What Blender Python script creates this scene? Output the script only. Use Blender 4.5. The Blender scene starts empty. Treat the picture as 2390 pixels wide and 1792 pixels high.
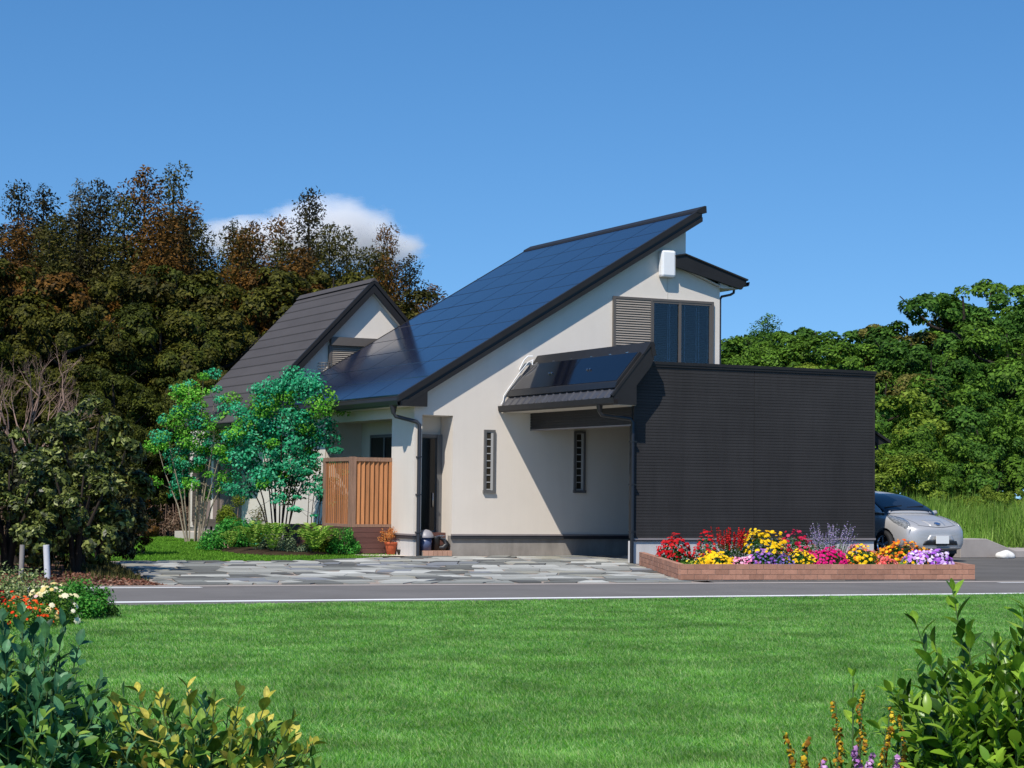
import bpy, bmesh, math, random
import numpy as np
from mathutils import Vector, Matrix
S = bpy.context.scene
COL = S.collection
RAD = math.radians
rnd = random.Random(7)
# ------------------------------------------------------------------ camera
cam_d = bpy.data.cameras.new("camera"); cam = bpy.data.objects.new("camera", cam_d); COL.objects.link(cam)
cam_d.sensor_width = 36; cam_d.lens = 70.685
cam_d.clip_start = 0.1; cam_d.clip_end = 6000
CR = Vector((0.89774, -0.44039, 0.01136)); CU = Vector((-0.03392, -0.04339, 0.99848)); CF = Vector((0.43923, 0.89676, 0.05389))
m = Matrix((CR, CU, -CF)).transposed().to_4x4(); m.translation = Vector((0, 0, 1.38)); cam.matrix_world = m
S.camera = cam
# ------------------------------------------------------------------ light
SUN = Vector((-1.03, -0.92, 1.74)).normalized()          # towards the sun
EL = math.asin(SUN.z); ROT = math.atan2(SUN.x, SUN.y)
W = bpy.data.worlds.new("World"); S.world = W; W.use_nodes = True
nt = W.node_tree; nt.nodes.clear()
wo = nt.nodes.new("ShaderNodeOutputWorld"); bg = nt.nodes.new("ShaderNodeBackground"); sky = nt.nodes.new("ShaderNodeTexSky")
sky.sky_type = 'NISHITA'; sky.sun_disc = False; sky.sun_elevation = EL; sky.sun_rotation = ROT % (2 * math.pi)
sky.altitude = 400; sky.air_density = 1.0; sky.dust_density = 0.15; sky.ozone_density = 3.0
hs = nt.nodes.new("ShaderNodeHueSaturation"); hs.inputs['Saturation'].default_value = 1.27; hs.inputs['Value'].default_value = 1.0
wtc = nt.nodes.new("ShaderNodeTexCoord"); wad = nt.nodes.new("ShaderNodeVectorMath"); wad.operation = 'ADD'; wad.inputs[1].default_value = (0, 0, .12)
wnm = nt.nodes.new("ShaderNodeVectorMath"); wnm.operation = 'NORMALIZE'
nt.links.new(wtc.outputs['Generated'], wad.inputs[0]); nt.links.new(wad.outputs[0], wnm.inputs[0]); nt.links.new(wnm.outputs[0], sky.inputs[0])
nt.links.new(sky.outputs[0], hs.inputs['Color']); nt.links.new(hs.outputs[0], bg.inputs['Color']); nt.links.new(bg.outputs[0], wo.inputs['Surface'])
bg.inputs['Strength'].default_value = 0.15
sl = bpy.data.lights.new("sun", 'SUN'); sl.energy = 5.0; sl.angle = RAD(0.5); sl.color = (1.0, 0.94, 0.85)
so = bpy.data.objects.new("sun", sl); COL.objects.link(so); so.rotation_euler = SUN.to_track_quat('Z', 'Y').to_euler(); so.location = (-20, -20, 40)
S.view_settings.view_transform = 'Standard'; S.view_settings.look = 'None'; S.view_settings.exposure = 0.0
S.view_settings.gamma = 1.0; S.view_settings.use_curve_mapping = False
S.render.engine = 'CYCLES'; S.cycles.max_bounces = 7; S.cycles.diffuse_bounces = 3; S.cycles.glossy_bounces = 3; S.cycles.transmission_bounces = 5; S.cycles.transparent_max_bounces = 8
S.cycles.use_denoising = True; S.cycles.volume_bounces = 5; S.cycles.volume_max_steps = 128

# ------------------------------------------------------------------ helpers
def lin(r, g, b):
    f = lambda c: (c / 255 / 12.92) if c <= 10 else ((c / 255 + 0.055) / 1.055) ** 2.4
    return (f(r), f(g), f(b))

class MB:
    """collects shapes, then links them as one mesh object"""
    def __init__(s): s.v = []; s.f = []; s.sm = []
    def add(s, vs, fs, smooth=False):
        o = len(s.v); s.v += [tuple(v) for v in vs]; s.f += [tuple(i + o for i in f) for f in fs]; s.sm += [smooth] * len(fs); return s
    def box(s, x0, x1, y0, y1, z0, z1):
        return s.add([(x0,y0,z0),(x1,y0,z0),(x1,y1,z0),(x0,y1,z0),(x0,y0,z1),(x1,y0,z1),(x1,y1,z1),(x0,y1,z1)],
                     [(0,3,2,1),(4,5,6,7),(0,1,5,4),(1,2,6,5),(2,3,7,6),(3,0,4,7)])
    def prism(s, poly, a, b, axis='y'):
        """poly in the plane across the axis: xz for y, yz for x, xy for z"""
        n = len(poly)
        mk = {'y': lambda p, t: (p[0], t, p[1]), 'x': lambda p, t: (t, p[0], p[1]), 'z': lambda p, t: (p[0], p[1], t)}[axis]
        vs = [mk(p, a) for p in poly] + [mk(p, b) for p in poly]
        fs = [tuple(range(n)), tuple(range(2*n-1, n-1, -1))] + [(i, i+n, (i+1) % n + n, (i+1) % n) for i in range(n)]
        return s.add(vs, fs)
    def cbox(s, M4, sx, sy, sz):
        vs = [M4 @ Vector((x*sx/2, y*sy/2, z*sz/2)) for z in (-1,1) for y in (-1,1) for x in (-1,1)]
        return s.add(vs, [(0,2,3,1),(4,5,7,6),(0,1,5,4),(1,3,7,5),(3,2,6,7),(2,0,4,6)])
    def bar(s, p, q, w, h, up=(0,0,1)):
        p = Vector(p); q = Vector(q); d = q - p; L = d.length; d.normalize()
        u = Vector(up); x = d.cross(u)
        if x.length < 1e-4: x = d.cross(Vector((1,0,0)))
        x.normalize(); z = x.cross(d)
        M4 = Matrix((x, d, z)).transposed().to_4x4(); M4.translation = (p+q)/2
        return s.cbox(M4, w, L, h)
    def tube(s, pts, r, n=8, cap=True):
        pts = [Vector(p) for p in pts]; k = len(pts); rs = r if isinstance(r, (list, tuple)) else [r]*k
        vs = []; prev = None
        for i, p in enumerate(pts):
            d = (pts[min(i+1,k-1)] - pts[max(i-1,0)]).normalized()
            x = d.cross(prev) if prev is not None else None
            if prev is None:
                a = Vector((0,0,1)) if abs(d.z) < .9 else Vector((1,0,0)); u = (a - d*a.dot(d)).normalized()
            else:
                u = (prev - d*prev.dot(d)).normalized()
            prev = u; w = d.cross(u)
            for j in range(n):
                t = 2*math.pi*j/n; vs.append(p + (u*math.cos(t) + w*math.sin(t))*rs[i])
        fs = [(i*n+j, i*n+(j+1)%n, (i+1)*n+(j+1)%n, (i+1)*n+j) for i in range(k-1) for j in range(n)]
        s.add(vs, fs, True)
        if cap: s.add([vs[j] for j in range(n)], [tuple(range(n-1,-1,-1))]); s.add([vs[(k-1)*n+j] for j in range(n)], [tuple(range(n))])
        return s
    def lathe(s, prof, c=(0,0,0), n=20, smooth=True):
        vs = [(c[0]+r*math.cos(2*math.pi*j/n), c[1]+r*math.sin(2*math.pi*j/n), c[2]+z) for r, z in prof for j in range(n)]
        fs = [(i*n+j, i*n+(j+1)%n, (i+1)*n+(j+1)%n, (i+1)*n+j) for i in range(len(prof)-1) for j in range(n)]
        return s.add(vs, fs, smooth)
    def mesh(s, name, mats):
        me = bpy.data.meshes.new(name); me.from_pydata(s.v, [], s.f); me.validate()
        for mm in (mats if isinstance(mats, (list, tuple)) else [mats]): me.materials.append(mm)
        if len(me.polygons) == len(s.sm): me.polygons.foreach_set("use_smooth", s.sm)
        me.update(); return me
    def build(s, name, mt, parent=None, bevel=0, **kw):
        o = bpy.data.objects.new(name, s.mesh(name, mt)); COL.objects.link(o)
        bm = bmesh.new(); bm.from_mesh(o.data); bmesh.ops.recalc_face_normals(bm, faces=bm.faces); bm.to_mesh(o.data); bm.free()
        if bevel:
            b = o.modifiers.new("bevel", 'BEVEL'); b.width = bevel; b.segments = 2; b.limit_method = 'ANGLE'; b.angle_limit = RAD(40)
        return put(o, parent, **kw)
def put(o, parent=None, label=None, cat=None, group=None, kind=None):
    if parent is not None:
        o.parent = parent
        o.matrix_parent_inverse = world(parent).inverted()
    if label: o["label"] = label
    if cat: o["category"] = cat
    if group: o["group"] = group
    if kind: o["kind"] = kind
    return o
def world(o):
    mb = o.matrix_basis.copy()
    return (world(o.parent) @ o.matrix_parent_inverse @ mb) if o.parent else mb
def thing(name, label, cat, loc=(0,0,0), group=None, rz=0):
    o = bpy.data.objects.new(name, None); COL.objects.link(o); o.location = loc; o.rotation_euler = (0,0,rz); o.empty_display_size = .2
    return put(o, None, label, cat, group)
def copy_thing(root, loc=None, rz=None, sc=None, label=None, group=None, mats=None):
    r = root.copy(); COL.objects.link(r)
    if loc is not None: r.location = loc
    if rz is not None: r.rotation_euler = (0,0,rz)
    if sc is not None: r.scale = sc if isinstance(sc, tuple) else (sc,sc,sc)
    if label: r["label"] = label
    if group: r["group"] = group
    for ch in list(root.children):
        c = ch.copy(); COL.objects.link(c); c.parent = r; c.matrix_parent_inverse = ch.matrix_parent_inverse.copy()
        if mats and ch.name.split('.')[0] in mats:
            c.material_slots[0].link = 'OBJECT'; c.material_slots[0].material = mats[ch.name.split('.')[0]]
        for g in list(ch.children):
            d = g.copy(); COL.objects.link(d); d.parent = c; d.matrix_parent_inverse = g.matrix_parent_inverse.copy()
    return r
def npmesh(name, v, f, mt, smooth=False):
    """v (n,3), f (m,k)"""
    me = bpy.data.meshes.new(name); v = np.asarray(v, np.float32); f = np.asarray(f, np.int32)
    k = f.shape[1]; me.vertices.add(len(v)); me.vertices.foreach_set("co", v.ravel())
    me.loops.add(f.size); me.loops.foreach_set("vertex_index", f.ravel())
    me.polygons.add(len(f)); me.polygons.foreach_set("loop_start", np.arange(0, f.size, k, dtype=np.int32)); me.polygons.foreach_set("loop_total", np.full(len(f), k, np.int32))
    if smooth: me.polygons.foreach_set("use_smooth", np.ones(len(f), bool))
    me.update(calc_edges=True); me.materials.append(mt); return me
def nobj(name, v, f, mt, parent=None, smooth=False, **kw):
    o = bpy.data.objects.new(name, npmesh(name, v, f, mt, smooth)); COL.objects.link(o); return put(o, parent, **kw)

# ------------------------------------------------------------------ materials
def newmat(name):
    mt = bpy.data.materials.new(name); mt.use_nodes = True; t = mt.node_tree
    return mt, t, t.nodes["Principled BSDF"]
def N(t, kind, **kw):
    n = t.nodes.new(kind)
    for k, v in kw.items():
        if k in n.inputs: n.inputs[k].default_value = v
        else: setattr(n, k, v)
    return n
def mat(name, c, rough=.6, var=.12, scale=6.0, bump=0.0, bscale=60.0, spec=.5, metal=0, coat=0, island=0.0, stretch=None, detail=6, objvar=0.0):
    mt, t, p = newmat(name); L = t.links.new
    p.inputs['Roughness'].default_value = rough; p.inputs['Specular IOR Level'].default_value = spec; p.inputs['Metallic'].default_value = metal; p.inputs['Coat Weight'].default_value = coat
    tc = N(t, "ShaderNodeTexCoord"); mp = N(t, "ShaderNodeMapping"); L(tc.outputs['Object'], mp.inputs[0])
    if stretch: mp.inputs['Scale'].default_value = stretch
    nz = N(t, "ShaderNodeTexNoise", Scale=scale, Detail=detail, Roughness=.6); L(mp.outputs[0], nz.inputs['Vector'])
    rp = N(t, "ShaderNodeMapRange"); rp.inputs['From Min'].default_value = .25; rp.inputs['From Max'].default_value = .75; rp.inputs['To Min'].default_value = 1 - var; rp.inputs['To Max'].default_value = 1 + var
    L(nz.outputs['Fac'], rp.inputs['Value'])
    val = rp.outputs[0]
    def addv(src, amt):
        nonlocal val
        r2 = N(t, "ShaderNodeMapRange"); r2.inputs['To Min'].default_value = 1 - amt; r2.inputs['To Max'].default_value = 1 + amt; L(src, r2.inputs['Value'])
        mu = N(t, "ShaderNodeMath", operation='MULTIPLY'); L(val, mu.inputs[0]); L(r2.outputs[0], mu.inputs[1]); val = mu.outputs[0]
    if island: addv(N(t, "ShaderNodeNewGeometry").outputs['Random Per Island'], island)
    if objvar: addv(N(t, "ShaderNodeObjectInfo").outputs['Random'], objvar)
    mx = N(t, "ShaderNodeVectorMath", operation='SCALE'); mx.inputs[0].default_value = c; L(val, mx.inputs['Scale']); L(mx.outputs[0], p.inputs['Base Color'])
    if bump:
        nb = N(t, "ShaderNodeTexNoise", Scale=bscale, Detail=8, Roughness=.65); L(mp.outputs[0], nb.inputs['Vector'])
        bn = N(t, "ShaderNodeBump", Strength=bump, Distance=.01); L(nb.outputs['Fac'], bn.inputs['Height']); L(bn.outputs[0], p.inputs['Normal'])
    return mt
def leafmat(name, cols, trans=.28, rough=.55, spec=.10, nscale=.8, nvar=.35, by_object=False, veins=False):
    """leaf colour picked per leaf from a ramp; patches of the plant differ a little in tone"""
    mt, t, p = newmat(name); L = t.links.new
    src = N(t, "ShaderNodeObjectInfo").outputs['Random'] if by_object else N(t, "ShaderNodeNewGeometry").outputs['Random Per Island']
    cr = N(t, "ShaderNodeValToRGB"); e = cr.color_ramp.elements
    for i, c in enumerate(cols):
        x = i / max(1, len(cols) - 1)
        if i < 2: e[i].position = x; e[i].color = (*c, 1)
        else: q = e.new(x); q.color = (*c, 1)
    if len(cols) > 2: e[1].position = 1 / (len(cols) - 1)
    L(src, cr.inputs[0])
    tc = N(t, "ShaderNodeTexCoord"); nz = N(t, "ShaderNodeTexNoise", Scale=nscale, Detail=3.0); L(tc.outputs['Object'], nz.inputs['Vector'])
    rp = N(t, "ShaderNodeMapRange"); rp.inputs['From Min'].default_value = .3; rp.inputs['From Max'].default_value = .7; rp.inputs['To Min'].default_value = 1 - nvar; rp.inputs['To Max'].default_value = 1 + nvar
    L(nz.outputs['Fac'], rp.inputs['Value'])
    mx = N(t, "ShaderNodeVectorMath", operation='SCALE'); L(cr.outputs[0], mx.inputs[0]); L(rp.outputs[0], mx.inputs['Scale'])
    if veins:   # pale midrib, faint slanting side veins and a few blemishes, in the leaf's own coordinates
        sp = N(t, "ShaderNodeSeparateXYZ"); L(tc.outputs['Object'], sp.inputs[0]); M = lambda op, a, b=None: (lambda n: ([L(v, n.inputs[i]) if hasattr(v, 'links') else setattr(n.inputs[i], 'default_value', v) for i, v in enumerate((a, b)) if v is not None], n.outputs[0])[1])(N(t, "ShaderNodeMath", operation=op))
        ay = M('ABSOLUTE', sp.outputs[1]); rib = M('LESS_THAN', ay, .012); wv = M('SINE', M('MULTIPLY', M('SUBTRACT', sp.outputs[0], M('MULTIPLY', ay, .9)), 62.0)); vv = M('MULTIPLY', M('GREATER_THAN', wv, .86), .10)
        n2 = N(t, "ShaderNodeTexNoise", Scale=7.0, Detail=4.0); oi = N(t, "ShaderNodeObjectInfo"); av = N(t, "ShaderNodeVectorMath", operation='ADD'); L(tc.outputs['Object'], av.inputs[0]); L(oi.outputs['Location'], av.inputs[1]); L(av.outputs[0], n2.inputs['Vector'])
        blot = M('MULTIPLY', M('SUBTRACT', n2.outputs['Fac'], .5), .7); k = M('ADD', M('ADD', M('ADD', 1.0, M('MULTIPLY', rib, .35)), vv), blot)
        m2 = N(t, "ShaderNodeVectorMath", operation='SCALE'); L(mx.outputs[0], m2.inputs[0]); L(k, m2.inputs['Scale']); mx = m2
    L(mx.outputs[0], p.inputs['Base Color']); p.inputs['Roughness'].default_value = rough; p.inputs['Specular IOR Level'].default_value = spec
    if trans:
        tr = N(t, "ShaderNodeBsdfTranslucent"); ms = N(t, "ShaderNodeMixShader"); ms.inputs[0].default_value = trans
        L(mx.outputs[0], tr.inputs[0]); L(p.outputs[0], ms.inputs[1]); L(tr.outputs[0], ms.inputs[2]); L(ms.outputs[0], t.nodes["Material Output"].inputs[0])
    return mt
def glassmat(name, tint=(.75,.8,.85), mixfac=.82):
    mt, t, p = newmat(name); L = t.links.new
    tr = N(t, "ShaderNodeBsdfTransparent"); tr.inputs[0].default_value = (*tint, 1)
    gl = N(t, "ShaderNodeBsdfGlossy", Roughness=.01); gl.inputs['Color'].default_value = (1,1,1,1)
    fr = N(t, "ShaderNodeFresnel", IOR=1.45); ms = N(t, "ShaderNodeMixShader")
    L(fr.outputs[0], ms.inputs[0]); L(tr.outputs[0], ms.inputs[1]); L(gl.outputs[0], ms.inputs[2]); L(ms.outputs[0], t.nodes["Material Output"].inputs[0])
    return mt
MT = {}
MT['stucco'] = mat("stucco", (.745,.675,.59), .92, .05, .7, .25, 220, .2)
def streaks(mt, amt, sx=5.0, sz=.35):
    t = mt.node_tree; L = t.links.new; p = t.nodes["Principled BSDF"]; src = p.inputs['Base Color'].links[0].from_socket
    tc = N(t, "ShaderNodeTexCoord"); mp = N(t, "ShaderNodeMapping"); mp.inputs['Scale'].default_value = (sx, sx, sz); L(tc.outputs['Object'], mp.inputs[0])
    nz = N(t, "ShaderNodeTexNoise", Scale=1.0, Detail=7.0, Roughness=.65); L(mp.outputs[0], nz.inputs['Vector'])
    r = N(t, "ShaderNodeMapRange"); r.inputs['From Min'].default_value = .4; r.inputs['From Max'].default_value = .72; r.inputs['To Min'].default_value = 1.0; r.inputs['To Max'].default_value = 1 - amt; L(nz.outputs['Fac'], r.inputs['Value'])
    m = N(t, "ShaderNodeVectorMath", operation='SCALE'); L(src, m.inputs[0]); L(r.outputs[0], m.inputs['Scale']); L(m.outputs[0], p.inputs['Base Color'])
streaks(MT['stucco'], .03)
MT['soffit'] = mat("soffit", (.62,.57,.5), .85, .04, 2)
MT['dark'] = mat("dark_metal", (.021,.020,.020), .5, .15, 3, .04, 30, .25)
MT['darkmatt'] = mat("dark_board", (.026,.025,.024), .65, .12, 3, .05, 40, .15)
MT['gutter'] = mat("gutter_metal", (.014,.014,.016), .3, .1, 3, 0, 1, .5)
MT['pipe'] = mat("pipe_metal", (.03,.032,.04), .35, .1, 3)
MT['flash'] = mat("flashing", (.25,.22,.215), .4, .08, 5)
MT['flashdark'] = mat("flashing_dark", (.036,.037,.042), .5, .1, 5)
MT['concrete'] = mat("foundation_concrete", (.32,.295,.265), .9, .16, 2.2, .35, 90, .2)
MT['plinth'] = mat("plinth_render", (.6,.575,.55), .9, .06, 1.5, .2, 120, .2)
MT['siding'] = mat("siding_dark", (.042,.040,.040), .6, .14, .8, .12, 140, .14, island=.05)
streaks(MT['siding'], .18, 3.0, .4); streaks(MT['concrete'], .25, 4.0, 1.0); streaks(MT['plinth'], .12, 5.0, .8)
MT['pv'] = mat("solar_glass", (.010,.014,.034), .14, .1, 2, 0, 1, .5)
MT['collector'] = mat("collector_glass", (.004,.005,.010), .07, .1, 2, 0, 1, .45)
MT['tile'] = mat("roof_sheet", (.078,.071,.070), .7, .14, 1.6, .25, 45, .10, stretch=(1.0,.25,1.0), objvar=.03)
MT['rtile'] = mat("glazed_tile", (.06,.058,.062), .35, .1, 4, .03, 30, .5, objvar=.08)
MT['bronze'] = mat("window_frame", (.115,.098,.083), .4, .06, 6)
MT['shutter'] = mat("shutter_metal", (.285,.245,.205), .45, .05, 6)
MT['greyframe'] = mat("grey_frame", (.12,.118,.115), .45, .06, 6)
MT['mullion'] = mat("pale_mullion", (.42,.41,.39), .5, .05, 6)
MT['glass'] = glassmat("window_glass")
MT['darkglass'] = mat("dark_glass", (.008,.009,.01), .08, .1, 2, 0, 1, .35)
MT['blockglass'] = mat("glass_block", (.035,.03,.022), .15, .25, 9, .1, 30, .5)
MT['interior'] = mat("dim_interior", (.02,.02,.022), .9, .1, 2)
MT['blind'] = mat("blind_slat", (.045,.052,.06), .5, .05, 4)
MT['cord'] = mat("blind_cord", (.6,.65,.7), .6, .05, 4)
MT['white'] = mat("white_metal", (.85,.85,.84), .35, .02, 3)
MT['steel'] = mat("steel", (.6,.6,.6), .25, .05, 5, metal=1)
MT['cedar'] = mat("cedar_slat", (.44,.185,.072), .6, .22, 3.5, .3, 60, .3, stretch=(9,9,.7), objvar=.22)
MT['cedargrey'] = mat("weathered_cedar", (.29,.17,.115), .7, .28, 3.5, .35, 60, .25, stretch=(9,9,.7), objvar=.1)
MT['doorwood'] = mat("door_wood", (.27,.21,.185), .7, .2, 3.5, .2, 60, .15, stretch=(9,9,.7))
MT['deckboard'] = mat("deck_fascia", (.115,.052,.042), .65, .14, 4, .2, 60, .3, stretch=(.6,.6,9), objvar=.1)
MT['brick'] = mat("clay_brick", (.42,.215,.145), .85, .16, 14, .4, 120, .2, objvar=.17)
MT['mortar'] = mat("mortar", (.34,.28,.235), .95, .1, 20, .4, 150, .15)
MT['soil'] = mat("soil", (.05,.033,.022), .95, .35, 18, .8, 40, .1)
MT['asphalt'] = mat("asphalt", (.172,.163,.156), .92, .13, .55, .4, 260, .08, detail=10)
MT['asphalt2'] = mat("worn_asphalt", (.125,.118,.11), .92, .2, .7, .4, 220, .08, detail=10)
streaks(MT['asphalt'], .12, .9, 1.0)
MT['kerb'] = mat("kerb_concrete", (.37,.33,.30), .9, .12, 3, .3, 120, .2)
MT['paint'] = mat("road_paint", (.78,.78,.76), .7, .05, 9, .1, 150, .3)
MT['terracotta'] = mat("terracotta", (.48,.105,.04), .7, .1, 7, .1, 60, .3)
MT['binblue'] = mat("bin_blue", (.075,.1,.19), .4, .06, 4)
MT['bingrey'] = mat("bin_lid_grey", (.27,.26,.28), .45, .06, 4)
MT['slab'] = mat("pale_slab", (.60,.53,.46), .85, .06, 3, .2, 90, .2)
MT['brickpale'] = mat("step_brick", (.50,.30,.215), .85, .12, 9, .3, 100, .2, objvar=.12)
MT['rubber'] = mat("rubber", (.012,.012,.013), .75, .1, 10)
MT['blackp'] = mat("black_plastic", (.012,.012,.013), .45, .1, 6)
MT['bark'] = mat("bark", (.12,.095,.07), .9, .3, 6, .6, 40, .15, stretch=(3,3,.6))
MT['barkdark'] = mat("dark_bark", (.035,.028,.022), .9, .3, 6, .6, 40, .15, stretch=(3,3,.6))
MT['barkpale'] = mat("pale_stem", (.30,.25,.185), .85, .35, 9, .4, 40, .15, stretch=(3,3,.8))
MT['twig'] = mat("bare_twig", (.30,.20,.155), .9, .2, 8, .3, 50, .15)
# ================================================================== GROUND
def quad(name, pts, mt, **kw):
    b = MB(); n = len(pts); b.add(pts, [tuple(range(n))]); return b.build(name, mt, None, **kw)
def road_far(x): return 28.094 - .0999*(x - 7.457)
def road_line(x): return 24.113 - .0724*(x - 6.331)
def road_near(x): return 23.328 - .0369*(x - 6.126)
mt, t, p = newmat("bare_ground"); L = t.links.new
tc = N(t, "ShaderNodeTexCoord"); nz = N(t, "ShaderNodeTexNoise", Scale=.35, Detail=9.0); L(tc.outputs['Object'], nz.inputs['Vector'])
cr = N(t, "ShaderNodeValToRGB"); cr.color_ramp.elements[0].position = .35; cr.color_ramp.elements[0].color = (.045,.05,.018,1); cr.color_ramp.elements[1].position = .65; cr.color_ramp.elements[1].color = (.085,.065,.036,1)
L(nz.outputs['Fac'], cr.inputs[0]); L(cr.outputs[0], p.inputs['Base Color']); p.inputs['Roughness'].default_value = .95
MT['ground'] = mt
quad("ground", [(-900,-300,-.03),(1500,-300,-.03),(1500,1500,-.03),(-900,1500,-.03)], MT['ground'], kind='structure')
def turf(name, c1, c2, c3):
    mt, t, p = newmat(name); L = t.links.new
    tc = N(t, "ShaderNodeTexCoord"); a = N(t, "ShaderNodeTexNoise", Scale=.75, Detail=5.0, Roughness=.6); b = N(t, "ShaderNodeTexNoise", Scale=55.0, Detail=6.0, Roughness=.7)
    L(tc.outputs['Object'], a.inputs['Vector']); L(tc.outputs['Object'], b.inputs['Vector'])
    mu = N(t, "ShaderNodeMath", operation='MULTIPLY_ADD'); mu.inputs[1].default_value = .55; L(b.outputs['Fac'], mu.inputs[0])
    m2 = N(t, "ShaderNodeMath", operation='MULTIPLY'); m2.inputs[1].default_value = .45; L(a.outputs['Fac'], m2.inputs[0]); L(m2.outputs[0], mu.inputs[2])
    cr = N(t, "ShaderNodeValToRGB"); e = cr.color_ramp.elements; e[0].position = .36; e[0].color = (*c1,1); e[1].position = .5; e[1].color = (*c2,1); q = e.new(.64); q.color = (*c3,1)
    L(mu.outputs[0], cr.inputs[0]); L(cr.outputs[0], p.inputs['Base Color']); p.inputs['Roughness'].default_value = .9; p.inputs['Specular IOR Level'].default_value = .02
    bn = N(t, "ShaderNodeBump", Strength=.7, Distance=.03); L(b.outputs['Fac'], bn.inputs['Height']); L(bn.outputs[0], p.inputs['Normal'])
    return mt
MT['turf'] = turf("lawn_turf", (.035,.11,.010), (.055,.16,.014), (.08,.20,.022))
MT['turf2'] = turf("side_turf", (.045,.11,.012), (.06,.14,.014), (.08,.17,.018))
quad("lawn", [(-30,-12,0),(60,-12,0),(60,road_near(60),0),(-30,road_near(-30),0)], MT['turf'], kind='structure')
def strip(name, f0, f1, z, mt, x0=-60, x1=90, seg=30, **kw):
    b = MB(); xs = [x0 + (x1-x0)*i/seg for i in range(seg+1)]
    vs = [(x, f0(x), z) for x in xs] + [(x, f1(x), z) for x in xs]
    b.add(vs, [(i, i+1, i+seg+2, i+seg+1) for i in range(seg)]); return b.build(name, mt, None, **kw)
strip("road", road_near, road_far, -.004, MT['asphalt'], kind='structure')
strip("road_line", lambda x: road_line(x) - .17, lambda x: road_line(x) + .10, 0.0, MT['paint'], kind='structure')
strip("gutter_strip", lambda x: road_far(x) - .34, road_far, .0, MT['kerb'], kind='structure')
strip("edge_line", lambda x: road_far(x) - .66, lambda x: road_far(x) - .46, .0, MT['paint'], x0=-60, x1=8.6, seg=8, kind='structure')
strip("road_edge_line", lambda x: road_far(x) - .62, lambda x: road_far(x) - .48, .0, MT['paint'], x0=21.7, x1=90, seg=8, kind='structure')
# asphalt yard beside the planter
quad("parking_area", [(16.9, road_far(16.9), .0),(60, road_far(60), .0),(60,42.0,.0),(19.4,42.0,.0),(19.4,33.9,.0)], MT['asphalt2'], kind='structure')
# side lawn in front of the house
quad("side_lawn", [(2.0,30.5,.005),(8.3,29.2,.005),(9.93,37.415,.005),(11.6,37.3,.005),(13.55,36.926,.005),(15.2,38.2,.005),(16.96,39.8,.005),(16.96,56,.005),(6,57,.005)], MT['turf2'], kind='structure')
# pale strip under the pot
quad("concrete_apron", [(15.95,39.4,.012),(17.3,39.3,.012),(17.3,40.6,.012),(16.0,40.6,.012)], MT['slab'], kind='structure')
# ---------------------------------------------------------------- driveway
drive = MB(); drive.add([(8.15,28.02,.002),(16.72,27.17,.002),(16.72,27.85,.002),(19.40,33.83,.002),(19.72,34.76,.002),(25.4,34.9,.002),(25.4,39.32,.002),(17.9,39.32,.002),(17.1,39.35,.002),(13.55,36.926,.002),(9.93,37.415,.002)], [tuple(range(11))])
drv = drive.build("driveway", MT['mortar'], None, kind='structure')
STONE = []
for i, c in enumerate([(.31,.31,.28),(.24,.245,.225),(.40,.40,.365),(.15,.153,.142),(.115,.117,.112),(.33,.32,.265),(.48,.48,.44),(.21,.22,.235)]):
    STONE.append(mat("flagstone_%s" % "abcdefgh"[i], c, .88, .15, 3.2, .3, 70, .08, objvar=.12))
def inside(px, py, poly):
    c = False; j = len(poly) - 1
    for i in range(len(poly)):
        xi, yi = poly[i]; xj, yj = poly[j]
        if (yi > py) != (yj > py) and px < (xj - xi)*(py - yi)/(yj - yi) + xi: c = not c
        j = i
    return c
DP = [(8.2,28.05),(16.66,27.21),(16.66,27.85),(19.34,33.83),(19.66,34.8),(22.6,34.98),(22.6,39.27),(17.95,39.27),(17.1,39.2),(15.25,38.1),(13.55,36.89),(9.98,37.38)]
def stones():
    r = random.Random(21); y = 28.02; k = 0; REST = {}
    while y < 39.2:
        h = r.uniform(.50, .85); x = 8.0 + r.uniform(-.8, 0)
        sl0 = -.1*(1 - (y - 28)/11); sl1 = -.1*(1 - (y + h - 28)/11)
        while x < 22.8:
            w = r.uniform(.36, .82); sk = r.uniform(-.05, .45)
            g = .016
            j = lambda a: r.uniform(-a, a)
            pts = [(x+g, y+g+sl0*(x-8)+j(.05)), (x+w-g, y+g+sl0*(x+w-8)+j(.05)), (x+w-g+sk+j(.06), y+h-g+sl1*(x+w+sk-8)+j(.07)), (x+g+sk+j(.06), y+h-g+sl1*(x+sk-8)+j(.07))]
            n_in = sum(inside(px, py, DP) for px, py in pts)
            if n_in:
                if n_in < len(pts):
                    c = (sum(q[0] for q in pts)/len(pts), sum(q[1] for q in pts)/len(pts))
                    if not inside(c[0], c[1], DP):
                        q0 = [q for q in pts if inside(*q, DP)][0]; c = (q0[0]*.7 + c[0]*.3, q0[1]*.7 + c[1]*.3)
                        if not inside(c[0], c[1], DP): c = q0
                    np_ = []
                    for q in pts:
                        t0 = 1.0
                        while t0 > .02 and not inside(c[0]+(q[0]-c[0])*t0, c[1]+(q[1]-c[1])*t0, DP): t0 -= .04
                        np_.append((c[0]+(q[0]-c[0])*t0, c[1]+(q[1]-c[1])*t0))
                    pts = np_
                ar = abs(sum(pts[i][0]*pts[(i+1)%len(pts)][1] - pts[(i+1)%len(pts)][0]*pts[i][1] for i in range(len(pts))))/2
                if ar > .05:
                    ci = r.choice([0,0,1,1,2,2,3,3,4,5,6,7]); b = MB() if k < 300 else REST.setdefault(ci, MB()); b.prism(pts, .0025, .014 + r.uniform(0, .012), 'z')
                    k += 1
                    if k <= 300: b.build("paving_stone", STONE[ci], drv)
            x += w
        y += h
    for ci, b in REST.items(): b.build("paving_stone", STONE[ci], drv, kind='stuff')
stones()
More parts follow.
